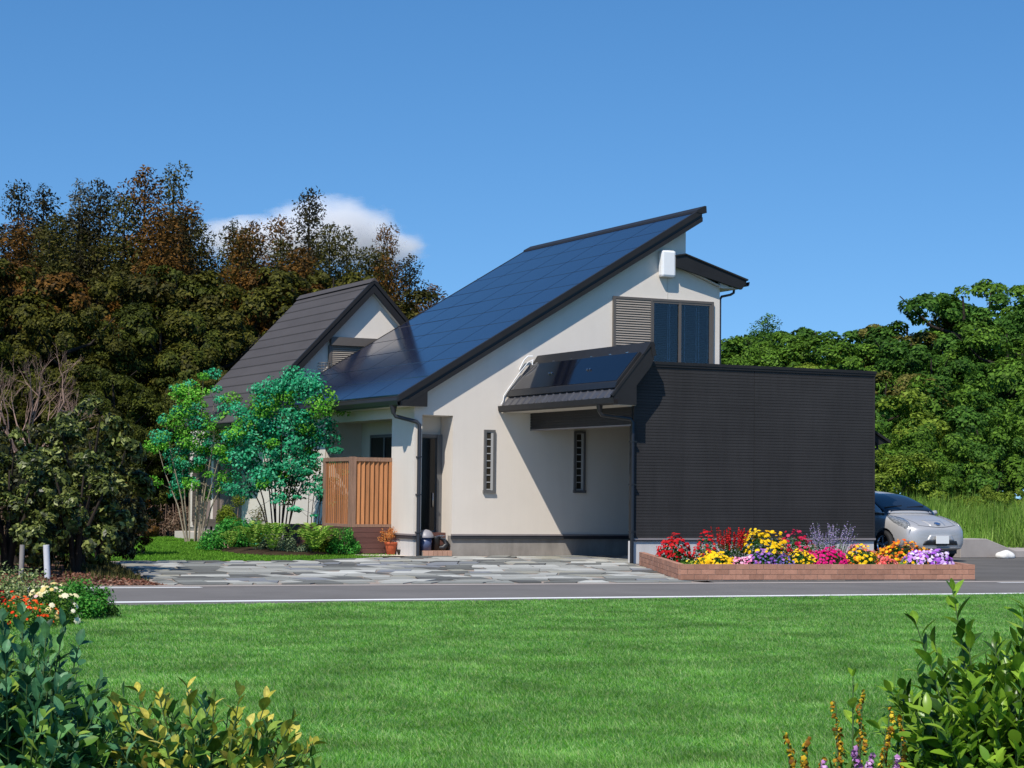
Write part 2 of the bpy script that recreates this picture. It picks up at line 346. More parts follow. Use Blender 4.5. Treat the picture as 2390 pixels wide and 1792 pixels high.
# ================================================================== HOUSE
XF, YG, YB, YR = 16.96, 39.32, 39.10, 47.94
rz = lambda x: 3.404 + .6053*(x - 16.487)
house = thing("house", "cream rendered house with a long solar roof and a grey gabled wing", "house", (20.5, 43, 0))
H = lambda b, n, mt, **kw: b.build(n, MT[mt], house, **kw)
# --- walls
b = MB()
cl = lambda x: rz(x) - .29
b.box(16.96, 17.14, YG, 40.56, .44, 3.013)
b.prism([(16.96,3.013),(17.86,3.013),(17.86,cl(17.86)),(16.96,cl(16.96))], YG, YG+.18)
b.prism([(17.86,.44),(21.79,.44),(21.79,cl(21.79)),(17.86,cl(17.86))], YG, YG+.18)
b.box(21.79, 24.31, YG, YG+.18, .44, 3.9)
b.prism([(21.79,5.76),(23.64,5.76),(23.64,cl(23.64)),(21.79,cl(21.79))], YG, YG+.18)
b.prism([(23.64,5.76),(24.31,5.76),(24.31,6.22),(23.64,6.47)], YG, YG+.18)
b.prism([(24.31,.44),(24.56,.44),(24.56,6.13),(24.31,6.22)], YG, YG+.18)
H(b, "gable_wall", 'stucco')
b = MB()
b.box(XF, XF+.16, 40.56, 44.62, 2.96, 3.20); b.box(XF, XF+.16, YG+.18, 40.56, 3.013, 3.20)
b.box(XF, XF+.16, 44.62, 50.7, .44, 3.20)
b.box(XF+.12, XF+.28, 50.7, 54.9, .44, 3.05)
b.box(XF, XF+.28, 54.96, 55.4, .3, 3.05)
b.box(XF, XF+.28, 50.7, 54.96, 2.42, 3.05)
H(b, "facade_wall", 'stucco')
b = MB(); b.box(17.12, 17.88, 44.62, 44.76, .3, 2.99); b.box(17.88, 18.0, 40.4, 44.76, .3, 2.99); b.box(17.13, 17.88, 40.56, 44.62, 2.985, 3.05)
b.box(17.86, 18.0, YG+.18, 39.95, .3, 3.013); b.box(17.14, 18.0, 39.99, 40.1, .3, 3.013); b.box(17.14, 17.86, YG+.18, 39.99, 3.0, 3.1); b.box(17.14, 18.0, 40.42, 40.52, .3, 2.985)
H(b, "recess_wall", 'stucco')
b = MB(); b.box(24.4, 24.56, YG+.18, 47.3, .4, 6.1); b.box(23.5, 23.64, YG+.18, 47.3, 6.0, 7.43); b.box(17.2, 24.5, 47.3, 47.5, .4, 3.5)
H(b, "side_wall", 'stucco')
# --- foundation and flashing
b = MB(); b.box(17.86, 24.55, YG+.025, YG+.2, -.02, .44); b.box(XF+.02, XF+.16, 40.56, 55.4, -.02, .44); H(b, "foundation", 'concrete')
b = MB(); b.box(16.975, 17.13, YG+.015, 40.56, -.02, .44); H(b, "pillar_base", 'plinth')
for q in ((17.85,24.57,YG-.035,YG+.02),(16.93,17.15,YG-.035,YG),(16.925,16.96,YG,40.56),(16.925,16.96,44.62,50.7)): b = MB(); b.box(*q, .443, .478); H(b, "flashing", 'flash')
for q in ((17.85,24.57,YG-.022,YG+.02),(16.94,17.15,YG-.022,YG),(16.938,16.96,YG,40.56),(16.938,16.96,44.62,50.7)): b = MB(); b.box(*q, .372, .443); H(b, "drip_edge", 'flashdark')
# --- main roof
b = MB(); x0, x1 = 16.53, 23.96
b.prism([(x0, rz(x0)-.045),(x1, rz(x1)-.045),(x1, rz(x1)-.31),(x0+.35, rz(x0+.35)-.31),(x0, rz(x0)-.2)], YB+.05, YR-.03)
roof = H(b, "main_roof", 'darkmatt')
def band(b, a, c, y0, y1, x0=16.487, x1=24.018):
    b.prism([(x0, rz(x0)+a),(x1, rz(x1)+a),(x1, rz(x1)+c),(x0, rz(x0)+c)], y0, y1)
b = MB(); band(b, .0, -.135, YB-.01, YB+.09); b.build("barge_capping", MT['dark'], roof)
b = MB(); band(b, -.135, -.215, YB+.035, YB+.08, 16.6, 23.96); b.build("barge_groove", MT['blackp'], roof)
b = MB(); band(b, -.215, -.315, YB+.0, YB+.08, 16.75, 23.955); b.build("barge_board", MT['dark'], roof)
b = MB(); band(b, .0, -.3, YR-.05, YR+.02); b.build("barge_board", MT['dark'], roof)
b = MB(); b.prism([(23.78,rz(23.78)-.01),(23.80,rz(23.80)+.03),(24.0,7.972),(24.04,7.965),(24.05,7.81),(23.98,7.79)], YB-.02, YR+.03); b.build("ridge_cap", MT['dark'], roof)
b = MB(); b.prism([(16.56,3.18),(17.16,3.18),(17.16,3.50),(16.9,3.36),(16.56,3.30)], YB+.004, YB+.06); b.build("eave_panel", MT['dark'], roof)
b = MB(); b.box(16.56, 16.955, YB+.06, YR-.05, 3.182, 3.21); b.build("soffit", MT['soffit'], roof)
b = MB(); b.prism([(16.50,3.30),(16.54,3.39),(16.60,3.40),(16.60,3.20),(16.54,3.20)], YB+.02, YR); b.build("eave_fascia", MT['dark'], roof)
def gutter(par, x, z, y0, y1, w=.11, h=.12, flip=1, mt='gutter'):
    b = MB(); pr = [(x, z+h),(x+flip*.012, z+.03),(x+flip*.035, z),(x+flip*w, z),(x+flip*w, z+h),(x+flip*(w-.01), z+h),(x+flip*(w-.01), z+.012),(x+flip*.04, z+.012),(x+flip*.022, z+.035),(x+flip*.012, z+h)]
    b.prism(pr, y0, y1); return b.build("gutter", MT[mt], par)
gutter(roof, 16.44, 3.175, YB-.02, YR)
RX = [16.535, 17.226, 17.93, 18.66, 19.386, 20.109, 20.83, 21.568, 22.305, 23.035, 23.765]
CY = [39.20, 40.867, 42.605, 44.36, 46.1, 47.88]
for i in range(10):
    for j in range(5):
        xa, xb, ya, yb = RX[i]+.014, RX[i+1]-.014, CY[j]+.016, CY[j+1]-.016
        b = MB(); vs = []
        for dz in (-.04, -.008):
            for (x, y) in ((xa,ya),(xb,ya),(xb,yb),(xa,yb)): vs.append((x, y, rz(x)+dz))
        b.add(vs, [(0,3,2,1),(4,5,6,7),(0,1,5,4),(1,2,6,5),(2,3,7,6),(3,0,4,7)]); b.build("solar_panel", MT['pv'], roof)
# gutter outlet and down pipe
b = MB(); b.tube([(16.51,39.43,3.20),(16.52,39.43,3.02)], [.085,.045], 10); b.tube([(16.52,39.43,3.05),(16.56,39.42,2.97),(16.99,39.27,2.86),(17.045,39.25,2.80),(17.05,39.25,.0)], .042, 10)
for z in (2.1, 1.3, .5): b.box(17.0, 17.10, 39.2, 39.33, z, z+.03)
H(b, "down_pipe", 'pipe')
# --- narrow glass block windows
def slit(x0, x1, z0, z1):
    b = MB(); y = YG-.045
    b.box(x0, x0+.05, y, YG+.01, z0, z1); b.box(x1-.05, x1, y, YG+.01, z0, z1); b.box(x0+.05, x1-.05, y, YG+.01, z1-.045, z1); b.box(x0-.012, x1+.012, y-.015, YG+.01, z0-.03, z0+.03)
    w = b.build("window", MT['greyframe'], house)
    g0, g1 = z0+.05, z1-.05; h = (g1-g0)/8
    m2 = MB(); xs0, xs1 = x0+.062, x1-.10
    m2.box(x0+.05, xs0, y+.012, YG, g0-.02, g1+.02); m2.box(xs1, x1-.05, y+.012, YG, g0-.02, g1+.02)
    for i in range(9): m2.box(xs0, xs1, y+.012, YG, g0+i*h-.010, g0+i*h+.010)
    m2.build("mullion", MT['mullion'], w)
    for i in range(8):
        q = MB(); q.box(xs0, xs1, y+.024, YG, g0+i*h+.010, g0+(i+1)*h-.010); q.build("glass_block", MT['blockglass'], w)
slit(18.592, 18.856, 1.393, 2.73); slit(20.794, 21.074, 1.417, 2.745)
# --- vent hood
b = MB(); b.box(22.905, 23.275, YG-.20, YG-.001, 6.29, 6.90); H(b, "vent_hood", 'white', bevel=.05)
b = MB(); b.box(23.155, 23.175, YG-.006, YG-.001, 5.80, 6.60); H(b, "expansion_joint", 'soffit')
# --- upper window with louvred shutter
y = YG-.06
b = MB(); b.box(21.74,24.37,y,YG+.02,5.745,5.80); b.box(21.74,21.80,y,YG+.02,3.9,5.745); b.box(24.31,24.37,y,YG+.02,3.9,5.745); b.box(21.74,24.37,y-.02,YG+.02,3.84,3.9); b.box(22.70,22.75,y,YG+.02,3.9,5.745)
win = H(b, "window", 'bronze')
b = MB()
for i in range(33):
    z = 3.93 + i*.055
    b.prism([(y+.012,z),(y+.0,z+.012),(y+.018,z+.043),(y+.03,z+.043)], 21.80, 22.70, 'x')
b.box(21.80,22.70,y+.03,YG+.02,3.9,5.745); b.build("shutter", MT['shutter'], win)
b = MB(); b.box(22.75,22.79,y+.01,y+.05,3.9,5.745); b.box(23.44,23.505,y+.005,y+.05,3.9,5.745); b.box(24.26,24.31,y+.01,y+.05,3.9,5.745); b.box(22.79,23.44,y+.01,y+.05,5.70,5.745); b.box(23.505,24.26,y+.01,y+.05,5.70,5.745); b.build("sash", MT['bronze'], win)
b = MB(); b.box(22.79,23.44,y+.03,y+.036,3.9,5.70); b.build("pane", MT['glass'], win)
b = MB(); b.box(23.505,24.26,y+.03,y+.036,3.9,5.70); b.build("pane", MT['glass'], win)
b = MB()
for x0, x1 in ((22.80,23.43),(23.52,24.25)):
    for i in range(44):
        z = 3.9 + i*.041
        b.prism([(YG+.05,z),(YG+.062,z+.018),(YG+.066,z+.017),(YG+.054,z-.001)], x0, x1, 'x')
b.build("blind", MT['blind'], win)
b = MB()
for x in (22.81, 23.20, 23.245, 23.64, 23.95, 24.02): b.box(x, x+.008, YG+.035, YG+.04, 3.9, 5.70)
b.build("blind_cord", MT['cord'], win)
b = MB(); b.box(22.5,24.38,YG+.6,YG+.65,3.6,6.0); b.box(22.6,22.7,YG+.19,YG+.6,3.6,6.0); b.box(24.32,24.38,YG+.19,YG+.6,3.6,6.0); b.box(22.5,24.38,YG+.19,YG+.6,5.82,5.9); b.box(22.5,24.38,YG+.19,YG+.6,3.7,3.8); b.build("dark_room", MT['interior'], win)
# --- small pent roof beside the tall wall
b = MB(); P6 = [(23.27,6.53),(23.27,6.77),(23.50,6.815),(25.15,6.325),(25.13,6.25),(25.02,6.11)]
b.prism(P6, YB, YB+.09)
b.prism([(23.645,6.5),(23.645,6.772),(25.13,6.325),(25.11,6.25),(25.0,6.2)], YB+.09, 47.4)
pent = H(b, "pent_roof", 'dark')
b = MB(); b.prism([(23.25,6.77),(23.25,6.80),(23.50,6.848),(25.18,6.35),(25.17,6.315),(23.5,6.818)], YB-.03, 47.4); b.build("roof_edge", MT['darkmatt'], pent)
b = MB(); b.prism([(24.56,6.12),(25.0,6.12),(25.0,6.16),(24.56,6.16)], YB+.09, 47.4); b.box(24.5,24.72,YB+.095,YG-.002,6.125,6.33); b.build("soffit", MT['soffit'], pent)
b = MB(); b.prism([(23.62,6.485),(24.5,6.155),(24.5,6.175),(23.62,6.505)], YB+.091, YG-.002); b.build("soffit", MT['soffit'], pent)
gutter(pent, 25.22, 6.19, YB-.02, 47.4, .11, .10, -1)
b = MB(); b.tube([(25.1,39.55,6.2),(25.08,39.55,6.07),(24.98,39.53,6.02),(24.66,39.40,5.95),(24.605,39.38,5.88),(24.605,39.38,.1)], .03, 8); H(b, "down_pipe", 'pipe')
# --- gabled wing
AX, AZ, WY, WF, ws = 19.563, 6.844, 48.10, 53.65, 1.05
wz = lambda x: AZ - ws*abs(x - AX)
b = MB(); b.prism([(17.0,2.5),(22.2,2.5),(22.2,wz(22.2)-.3),(AX,AZ-.3),(17.0,wz(17.0)-.3)], WY+.23, WY+.4); H(b, "wing_gable", 'stucco')
b = MB()
b.prism([(16.0,wz(16.0)-.05),(AX,AZ-.05),(AX,AZ-.30),(16.15,wz(16.15)-.30)], WY+.46, WF); b.prism([(16.72,wz(16.72)-.05),(AX,AZ-.05),(AX,AZ-.30),(16.72,wz(16.72)-.30)], WY+.06, WY+.46)
b.prism([(AX,AZ-.05),(22.6,wz(22.6)-.05),(22.6,wz(22.6)-.30),(AX,AZ-.30)], WY+.06, WF)
wr = H(b, "wing_roof", 'darkmatt')
b = MB()
for sgn, xe in ((-1, 16.70), (1, 22.6)):
    for a, c, ya in ((0.02,-.10,WY-.01),(-.10,-.16,WY+.03),(-.16,-.345,WY)):
        b.prism([(xe, wz(xe)+a),(AX, AZ+a),(AX, AZ+c),(xe, wz(xe)+c)], ya, WY+.07)
b.build("barge_board", MT['dark'], wr)
b = MB(); b.prism([(AX,AZ-.35),(22.5,wz(22.5)-.35),(22.5,wz(22.5)-.305),(AX,AZ-.305)], WY+.07, WY+.235); b.prism([(16.9,wz(16.9)-.35),(AX,AZ-.35),(AX,AZ-.305),(16.9,wz(16.9)-.305)], WY+.07, WY+.235); b.build("soffit", MT['soffit'], wr)
b = MB(); b.prism([(AX-.13,AZ-.09),(AX,AZ+.045),(AX+.13,AZ-.09),(AX,AZ-.03)], WY-.02, WF+.02); b.build("ridge_cap", MT['tile'], wr)
cx = [19.50,19.345,19.086,18.83,18.576,18.318,18.06,17.795,17.53,17.27,17.005,16.748,16.466,16.213,15.98]
for i in range(len(cx)-1):
    xa, xb = cx[i]-.012, cx[i+1]+.012
    ya = WY+.09 if xb > 16.70 else WY+.47
    b = MB(); vs = []
    for dx, dz in ((0,-.05),(0,0)):
        for (x, yy, e) in ((xa,ya,-.012),(xb,ya,0.0),(xb,WF,0.0),(xa,WF,-.012)): vs.append((x, yy, wz(x)+dz+(e if dz == 0 else 0)))
    b.add(vs, [(0,3,2,1),(4,5,6,7),(0,1,5,4),(1,2,6,5),(2,3,7,6),(3,0,4,7)]); b.build("roof_sheet", MT['tile'], wr)
b = MB(); b.prism([(15.94,wz(15.98)-.02),(16.02,wz(15.98)),(16.02,wz(15.98)-.02),(15.96,wz(15.98)-.05)], WY+.46, WF); b.build("edge_trim", MT['dark'], wr)
gutter(wr, 15.88, 2.92, WY+.44, WF)
b = MB(); b.box(16.0,16.955,WY+.5,WF,2.98,3.01); b.build("soffit", MT['soffit'], wr)
b = MB(); b.box(16.98, 22.3, WF-.4, WF-.2, 0, 3.4); b.prism([(17.0,3.0),(22.2,3.0),(22.2,wz(22.2)-.3),(AX,AZ-.3),(17.0,wz(17.0)-.3)], WF-.4, WF-.2); H(b, "end_wall", 'stucco')
# wing window with shutter box
yy = WY+.23
b = MB(); b.box(18.43,20.2,yy-.16,yy,5.10,5.315); b.box(18.40,18.47,yy-.1,yy,4.1,5.10); b.box(20.1,20.2,yy-.1,yy,4.1,5.10)
ww = H(b, "window", 'bronze', label="shuttered window under a long box in the gable")
b = MB()
for i in range(20):
    z = 4.1 + i*.05; b.prism([(yy-.07,z),(yy-.09,z+.012),(yy-.07,z+.04),(yy-.05,z+.04)], 18.47, 20.1, 'x')
b.box(18.47,20.1,yy-.05,yy-.01,4.1,5.10); b.build("shutter", MT['shutter'], ww)
b = MB()
for z in (4.63, 4.56, 4.48): b.tube([(18.13,yy-.02,z),(18.13,yy-.3,z),(18.38,yy-.3,z),(18.38,yy-.02,z)], .012, 6)
for x in (18.13,18.21,18.30,18.38): b.tube([(x,yy-.3,4.63),(x,yy-.3,4.3)], .012, 6)
b.tube([(18.22,yy-.12,4.2),(18.22,yy-.12,4.42)], .05, 10)
H(b, "wall_basket", 'greyframe')
# --- porch window and entrance
b = MB(); b.box(17.84,17.9,41.0,44.0,2.62,2.69); b.box(17.84,17.9,43.93,44.0,.62,2.62); b.box(17.84,17.9,43.10,43.17,.62,2.62); b.box(17.84,17.9,41.0,44.0,.56,.62); w = H(b, "window", 'greyframe')
b = MB(); b.box(17.86,17.875,41.0,43.10,.62,2.62); b.build("pane", MT['darkglass'], w)
b = MB(); b.box(17.855,17.87,43.17,43.93,.62,2.62); b.build("pane", MT['darkglass'], w)
b = MB(); b.box(17.74,17.86,39.86,39.99,.5,2.62); b.box(17.14,17.22,39.9,39.99,.5,2.62); b.box(17.22,17.74,39.88,39.99,2.55,2.62); b.box(17.22,17.74,39.93,39.985,.5,2.55)
d = H(b, "door", 'greyframe')
b = MB(); b.box(17.24,17.72,39.915,39.93,.55,2.53); b.build("pane", MT['darkglass'], d)
b = MB(); b.tube([(17.66,39.9,1.35),(17.66,39.88,1.35),(17.66,39.88,1.05),(17.66,39.9,1.05)], .012, 6); b.build("handle", MT['steel'], d)
b = MB(); b.box(17.15,17.85,39.62,39.985,-.01,.5); H(b, "threshold", 'deckboard')
st = H(MB().box(17.17,17.84,39.26,39.6,-.01,.105), "entrance_step", 'mortar')
for i in range(6):
    b = MB(); x = 17.175+i*.111; b.box(x+.004,x+.107,39.235,39.59,.0,.125); b.build("brick", MT['brickpale'], st)
# --- sliding shutters on the garden side of the wing
b = MB()
for i in range(46):
    z = .50+i*.04; b.prism([(XF-.03,z),(XF-.045,z+.01),(XF-.03,z+.032),(XF-.01,z+.032)], 53.96, 54.88, 'y')
b.box(XF-.05,XF+.02,53.9,53.96,.46,2.36); b.box(XF-.05,XF+.02,54.88,54.94,.46,2.36); b.box(XF-.02,XF+.1,53.96,54.88,.46,2.4)
H(b, "louvred_shutter", 'bronze')
for ya, yb in ((52.73,53.9),(51.68,52.728)):
    b = MB(); b.box(XF+.0,XF+.1,ya,yb,.46,.56); b.box(XF+.0,XF+.1,ya,yb,2.30,2.40); b.box(XF,XF+.1,ya,ya+.07,.56,2.3); b.box(XF,XF+.1,yb-.07,yb,.56,2.3)
    d = H(b, "sliding_door", 'bronze')
    b = MB(); n = 14
    for i in range(n):
        q0 = ya+.07+(yb-ya-.14)*i/n; q1 = ya+.07+(yb-ya-.14)*(i+1)/n; b.box(XF+.025,XF+.06,q0+.006,q1-.006,.56,2.3)
    b.box(XF+.06,XF+.08,ya+.07,yb-.07,.56,2.3); b.build("door_batten", MT['doorwood'], d)
b = MB(); b.box(XF+.0,XF+.1,50.72,51.68,.46,2.4); H(b, "shutter_housing", 'doorwood')
b = MB(); b.box(XF-.02,XF+.1,50.7,54.96,.36,.458); H(b, "door_sill", 'bronze')
b = MB(); b.box(XF-.55,XF+.0,50.9,54.9,.0,.2); H(b, "garden_step", 'slab')
# ================================================================== CARPORT
GY, GX0, GX1, GT = 34.76, 19.73, 25.57, 4.03
cp = thing("carport", "charcoal clad carport wall joined by a small roof with solar collectors", "carport", (22.6, 37, 0))
K = lambda b, n, mt, **kw: b.build(n, MT[mt], cp, **kw)
b = MB(); b.box(GX0+.02, GX1-.02, GY+.03, GY+.2, .5, GT-.1); b.box(GX1-.2, GX1-.02, GY+.2, YG-.05, .5, GT-.1); K(b, "screen_wall", 'darkmatt')
b = MB(); nb = 57; h = (GT-.10-.505)/nb
for x0, x1 in ((GX0+.03, 22.552), (22.566, GX1-.03)):
    for i in range(nb):
        z = .507 + i*h
        b.box(x0, x1, GY+.004, GY+.03, z+.004, z+h-.003)
for i in range(nb):
    z = .507+i*h; b.box(GX1-.02, GX1+.002, GY+.03, YG-.1, z+.004, z+h-.003)
K(b, "cladding", 'siding', kind='stuff')
b = MB(); b.box(GX0, GX0+.032, GY-.004, GY+.06, .507, GT-.1); b.box(GX1-.032, GX1+.004, GY-.004, GY+.06, .507, GT-.1); b.box(22.553,22.565,GY+.012,GY+.03,.507,GT-.1); K(b, "corner_trim", 'siding')
b = MB(); b.box(GX0-.0, GX1+.03, GY-.03, GY+.22, GT-.06, GT); b.box(GX0, GX1+.02, GY-.018, GY+.2, GT-.105, GT-.06); b.box(GX1-.2, GX1+.03, GY+.22, YG-.05, GT-.06, GT); K(b, "coping", 'dark')
b = MB(); b.box(GX0, GX1+.01, GY-.03, GY+.03, .47, .507); K(b, "flashing", 'flash')
b = MB(); b.box(GX0, GX1, GY-.02, GY+.03, .445, .47); K(b, "drip_edge", 'flashdark')
b = MB(); b.box(GX0+.005, GX1-.01, GY+.012, GY+.2, -.02, .445); b.box(GX1-.2, GX1-.012, GY+.2, YG-.05, -.02, .5); K(b, "plinth", 'plinth')
b = MB(); b.box(19.9, GX1-.2, GY+.2, YG-.03, 3.55, 3.7); K(b, "flat_roof", 'darkmatt')
b = MB(); b.box(19.74, GX1-.21, GY+.21, YG-.035, 3.12, 3.16); K(b, "ceiling", 'darkmatt')
# header beam with its own cladding
b = MB(); b.box(19.735, 19.9, GY+.06, YG-.002, 2.76, 3.115)
for i in range(6):
    z = 2.765+i*.058; b.box(19.715, 19.735, GY+.06, YG-.002, z+.003, z+.055)
K(b, "header_beam", 'siding')
b = MB(); b.box(19.71, 19.92, GY+.06, YG-.002, 2.735, 2.76); K(b, "beam_trim", 'flash')
# lean-to roof
cz = lambda x: 4.32 - 1.2*(19.889 - x)
NY, FY = 34.376, 39.315
b = MB(); b.prism([(19.06,cz(19.06)-.03),(19.889,4.29),(19.889,4.0),(19.78,3.70),(19.57,3.45),(19.57,3.13),(19.1,3.13)], NY+.03, FY); cr_ = K(b, "pitched_roof", 'darkmatt')
b = MB(); b.prism([(19.08,3.13),(19.567,3.12),(19.567,3.508),(19.885,3.89),(19.95,4.03),(19.93,4.32),(19.889,4.335),(19.06,cz(19.06)+.01)], NY, NY+.03); b.build("barge_board", MT['dark'], cr_)
b = MB(); b.prism([(19.0,cz(19.0)+.055),(19.889,cz(19.889)+.05),(19.889,cz(19.889)-.02),(19.03,cz(19.03)-.02)], NY-.012, NY+.05); b.build("barge_capping", MT['dark'], cr_)
b = MB(); b.prism([(19.70,cz(19.70)+.04),(19.87,4.385),(19.95,4.38),(20.0,4.12),(19.92,4.1),(19.88,4.3),(19.72,cz(19.72)+.01)], NY-.02, FY); b.build("ridge_cap", MT['dark'], cr_)
b = MB(); b.box(19.05, 19.565, NY+.02, FY-.002, 3.115, 3.128); b.box(19.565, 19.73, GY+.07, FY-.002, 3.115, 3.128); b.build("soffit", MT['soffit'], cr_)
gutter(cr_, 18.915, 3.115, NY-.22, FY-.01, .13, .135, 1, 'dark')
# corrugated tiles under the collector
ny = 16; py = (FY - NY - .12)/ny
tb = MB(); sec = [(0,0.0),(.62,.0),(.72,.022),(.80,.032),(.88,.022),(.97,.0)]
xa, xb = 18.99, 19.40; vs = []
for x in (xa, xb):
    for (s_, hh) in sec: vs.append((x, s_*py, cz(x)+.012+hh))
for x in (xa, xb):
    for (s_, hh) in sec: vs.append((x, s_*py, cz(x)-.012))
n6 = len(sec)
tb.add(vs, [(i, i+n6, i+n6+1, i+1) for i in range(n6-1)] + [(i, i+1, i+1+2*n6, i+2*n6) for i in range(n6-1)], False)
tme = tb.mesh("roof_tile", MT['rtile'])
for i in range(ny):
    o = bpy.data.objects.new("roof_tile", tme); COL.objects.link(o); o.location = (0, NY+.06+i*py, 0); put(o, cr_)
# solar collector: raised tray with a deep front lip
co = lambda x, d: (x - .768*d, cz(x) + .64*d)
XA, XB = 19.215, 19.735
b = MB(); A0 = co(XA,.0); A1 = co(XA,.085); B1 = co(XB,.085); B0 = co(XB,.0)
b.prism([A0, A1, B1, B0], 34.44, 39.27); col_ = b.build("solar_collector", MT['dark'], cr_)
b = MB(); e = .03
b.prism([co(XA+.03,.086), co(XA+.03,.092), co(XB-.015,.092), co(XB-.015,.086)], 34.49, 36.84); b.build("collector_glass", MT['collector'], col_)
b = MB(); b.prism([co(XA+.03,.086), co(XA+.03,.092), co(XB-.015,.092), co(XB-.015,.086)], 36.86, 39.22); b.build("collector_glass", MT['collector'], col_)
b = MB(); q0 = co(XA,.085); b.prism([(q0[0]-.006,q0[1]+.01),(q0[0]-.045,q0[1]-.105),(q0[0]-.02,q0[1]-.115),(q0[0]+.03,q0[1]-.03)], 34.43, 39.28); b.build("front_lip", MT['blackp'], col_)
b = MB()
for yk in (37.82, 37.70, 36.12, 36.0):
    q = co(19.475,.11); b.tube([(q[0], yk, q[1]), (q[0]+.02, yk+.02, q[1]+.022)], .018, 6)
for yk in (38.9,38.1,37.3,36.4,35.6,34.9):
    q = co(XB+.005,.08); b.box(q[0]-.012,q[0]+.012,yk,yk+.1,q[1],q[1]+.012)
b.build("glass_clip", MT['steel'], col_)
b = MB()
b.tube([(19.70,39.2,4.36),(19.60,39.24,4.36),(19.52,39.27,4.27),(19.46,39.285,4.14),(19.42,39.29,4.06)], .014, 8)
b.tube([(19.69,39.15,4.28),(19.58,39.19,4.22),(19.50,39.24,4.10),(19.42,39.28,3.99),(19.18,39.29,3.66),(19.05,39.29,3.48),(19.04,39.29,3.38),(18.985,39.29,3.28)], .010, 8)
b.tube([(19.65,39.12,4.27),(19.64,39.1,4.16)], .013, 6)
b.build("hose", MT['white'], col_)
# down pipe of the carport
b = MB(); b.tube([(18.98,34.82,3.14),(18.985,34.82,2.98)], [.075,.04], 10); b.tube([(18.985,34.82,3.0),(19.02,34.81,2.93),(19.62,34.72,2.86),(19.67,34.70,2.80),(19.67,34.70,.0)], .04, 10)
for z in (.62, 1.55, 2.4): b.box(19.63, 19.75, 34.66, 34.78, z, z+.025)
K(b, "down_pipe", 'gutter')
# side canopy beyond the wall end
b = MB(); b.prism([(25.6,2.80),(25.6,2.85),(26.14,2.57),(26.12,2.52)], 34.95, 37.2); b.prism([(25.6,2.45),(25.6,2.80),(26.06,2.54),(25.84,2.47)], 35.0, 35.06); b.tube([(25.60,35.0,2.70),(25.70,35.0,2.62),(25.80,35.0,2.52),(25.82,35.0,2.40),(25.64,35.0,2.36),(25.63,35.0,.1)], .03, 8)
K(b, "side_canopy", 'darkmatt')
# ================================================================== WOODEN DECK
DX, DY = 15.99, 40.52
deck = thing("deck", "brown timber deck with an orange slatted screen by the white pillar", "deck", (16.4, 42, 0))
D = lambda b, n, mt, **kw: b.build(n, MT[mt], deck, **kw)
for i in range(5):
    z0 = .03 + i*.113; z1 = z0 + .107
    b = MB(); b.box(DX+.055, XF-.005, DY, DY+.03, z0, z1); D(b, "fascia_board", 'deckboard')
    b = MB(); b.box(DX, DX+.03, DY+.055, 44.6, z0, z1); D(b, "fascia_board", 'deckboard')
b = MB(); b.box(DX+.004, DX+.05, DY+.004, DY+.05, .02, .59); D(b, "corner_post", 'deckboard')
b = MB(); b.box(DX+.04, XF-.01, DY+.04, 44.6, .0, .54); D(b, "deck_frame", 'blackp')
for i in range(7):
    b = MB(); x0 = DX+.035+i*.133; b.box(x0+.003, x0+.128, DY+.02, 44.6, .545, .59); D(b, "deck_plank", 'deckboard')
b = MB(); b.box(DX+.0, DX+.135, DY, DY+.10, .595, 2.115); D(b, "screen_post", 'cedargrey')
b = MB(); b.box(DX+.0, DX+.09, 42.06, 42.19, .595, 2.10); D(b, "screen_post", 'cedargrey')
b = MB(); b.box(XF-.065, XF-.005, DY+.0, DY+.07, .595, 2.09); D(b, "screen_post", 'cedar')
for z0, z1 in ((2.02,2.105),(.597,.66)):
    b = MB(); b.box(DX+.135, XF-.005, DY-.005, DY+.07, z0, z1); D(b, "screen_rail", 'cedargrey')
    b = MB(); b.box(DX-.0, DX+.07, DY+.10, 42.06, z0, z1); D(b, "screen_rail", 'cedargrey')
for i in range(7):          # upright louvres, each turned on its own axis
    x = DX+.135+.055+i*.106
    M4 = Matrix.Translation((x, DY+.04, 1.34)) @ Matrix.Rotation(RAD(-33), 4, 'Z')
    b = MB(); b.cbox(M4, .105, .018, 1.36); D(b, "louvre", 'cedar')
for i in range(13):
    yy_ = DY+.10+.06+i*.113
    M4 = Matrix.Translation((DX+.035, yy_, 1.34)) @ Matrix.Rotation(RAD(77), 4, 'Z')
    b = MB(); b.cbox(M4, .105, .018, 1.36); D(b, "louvre", 'cedar')
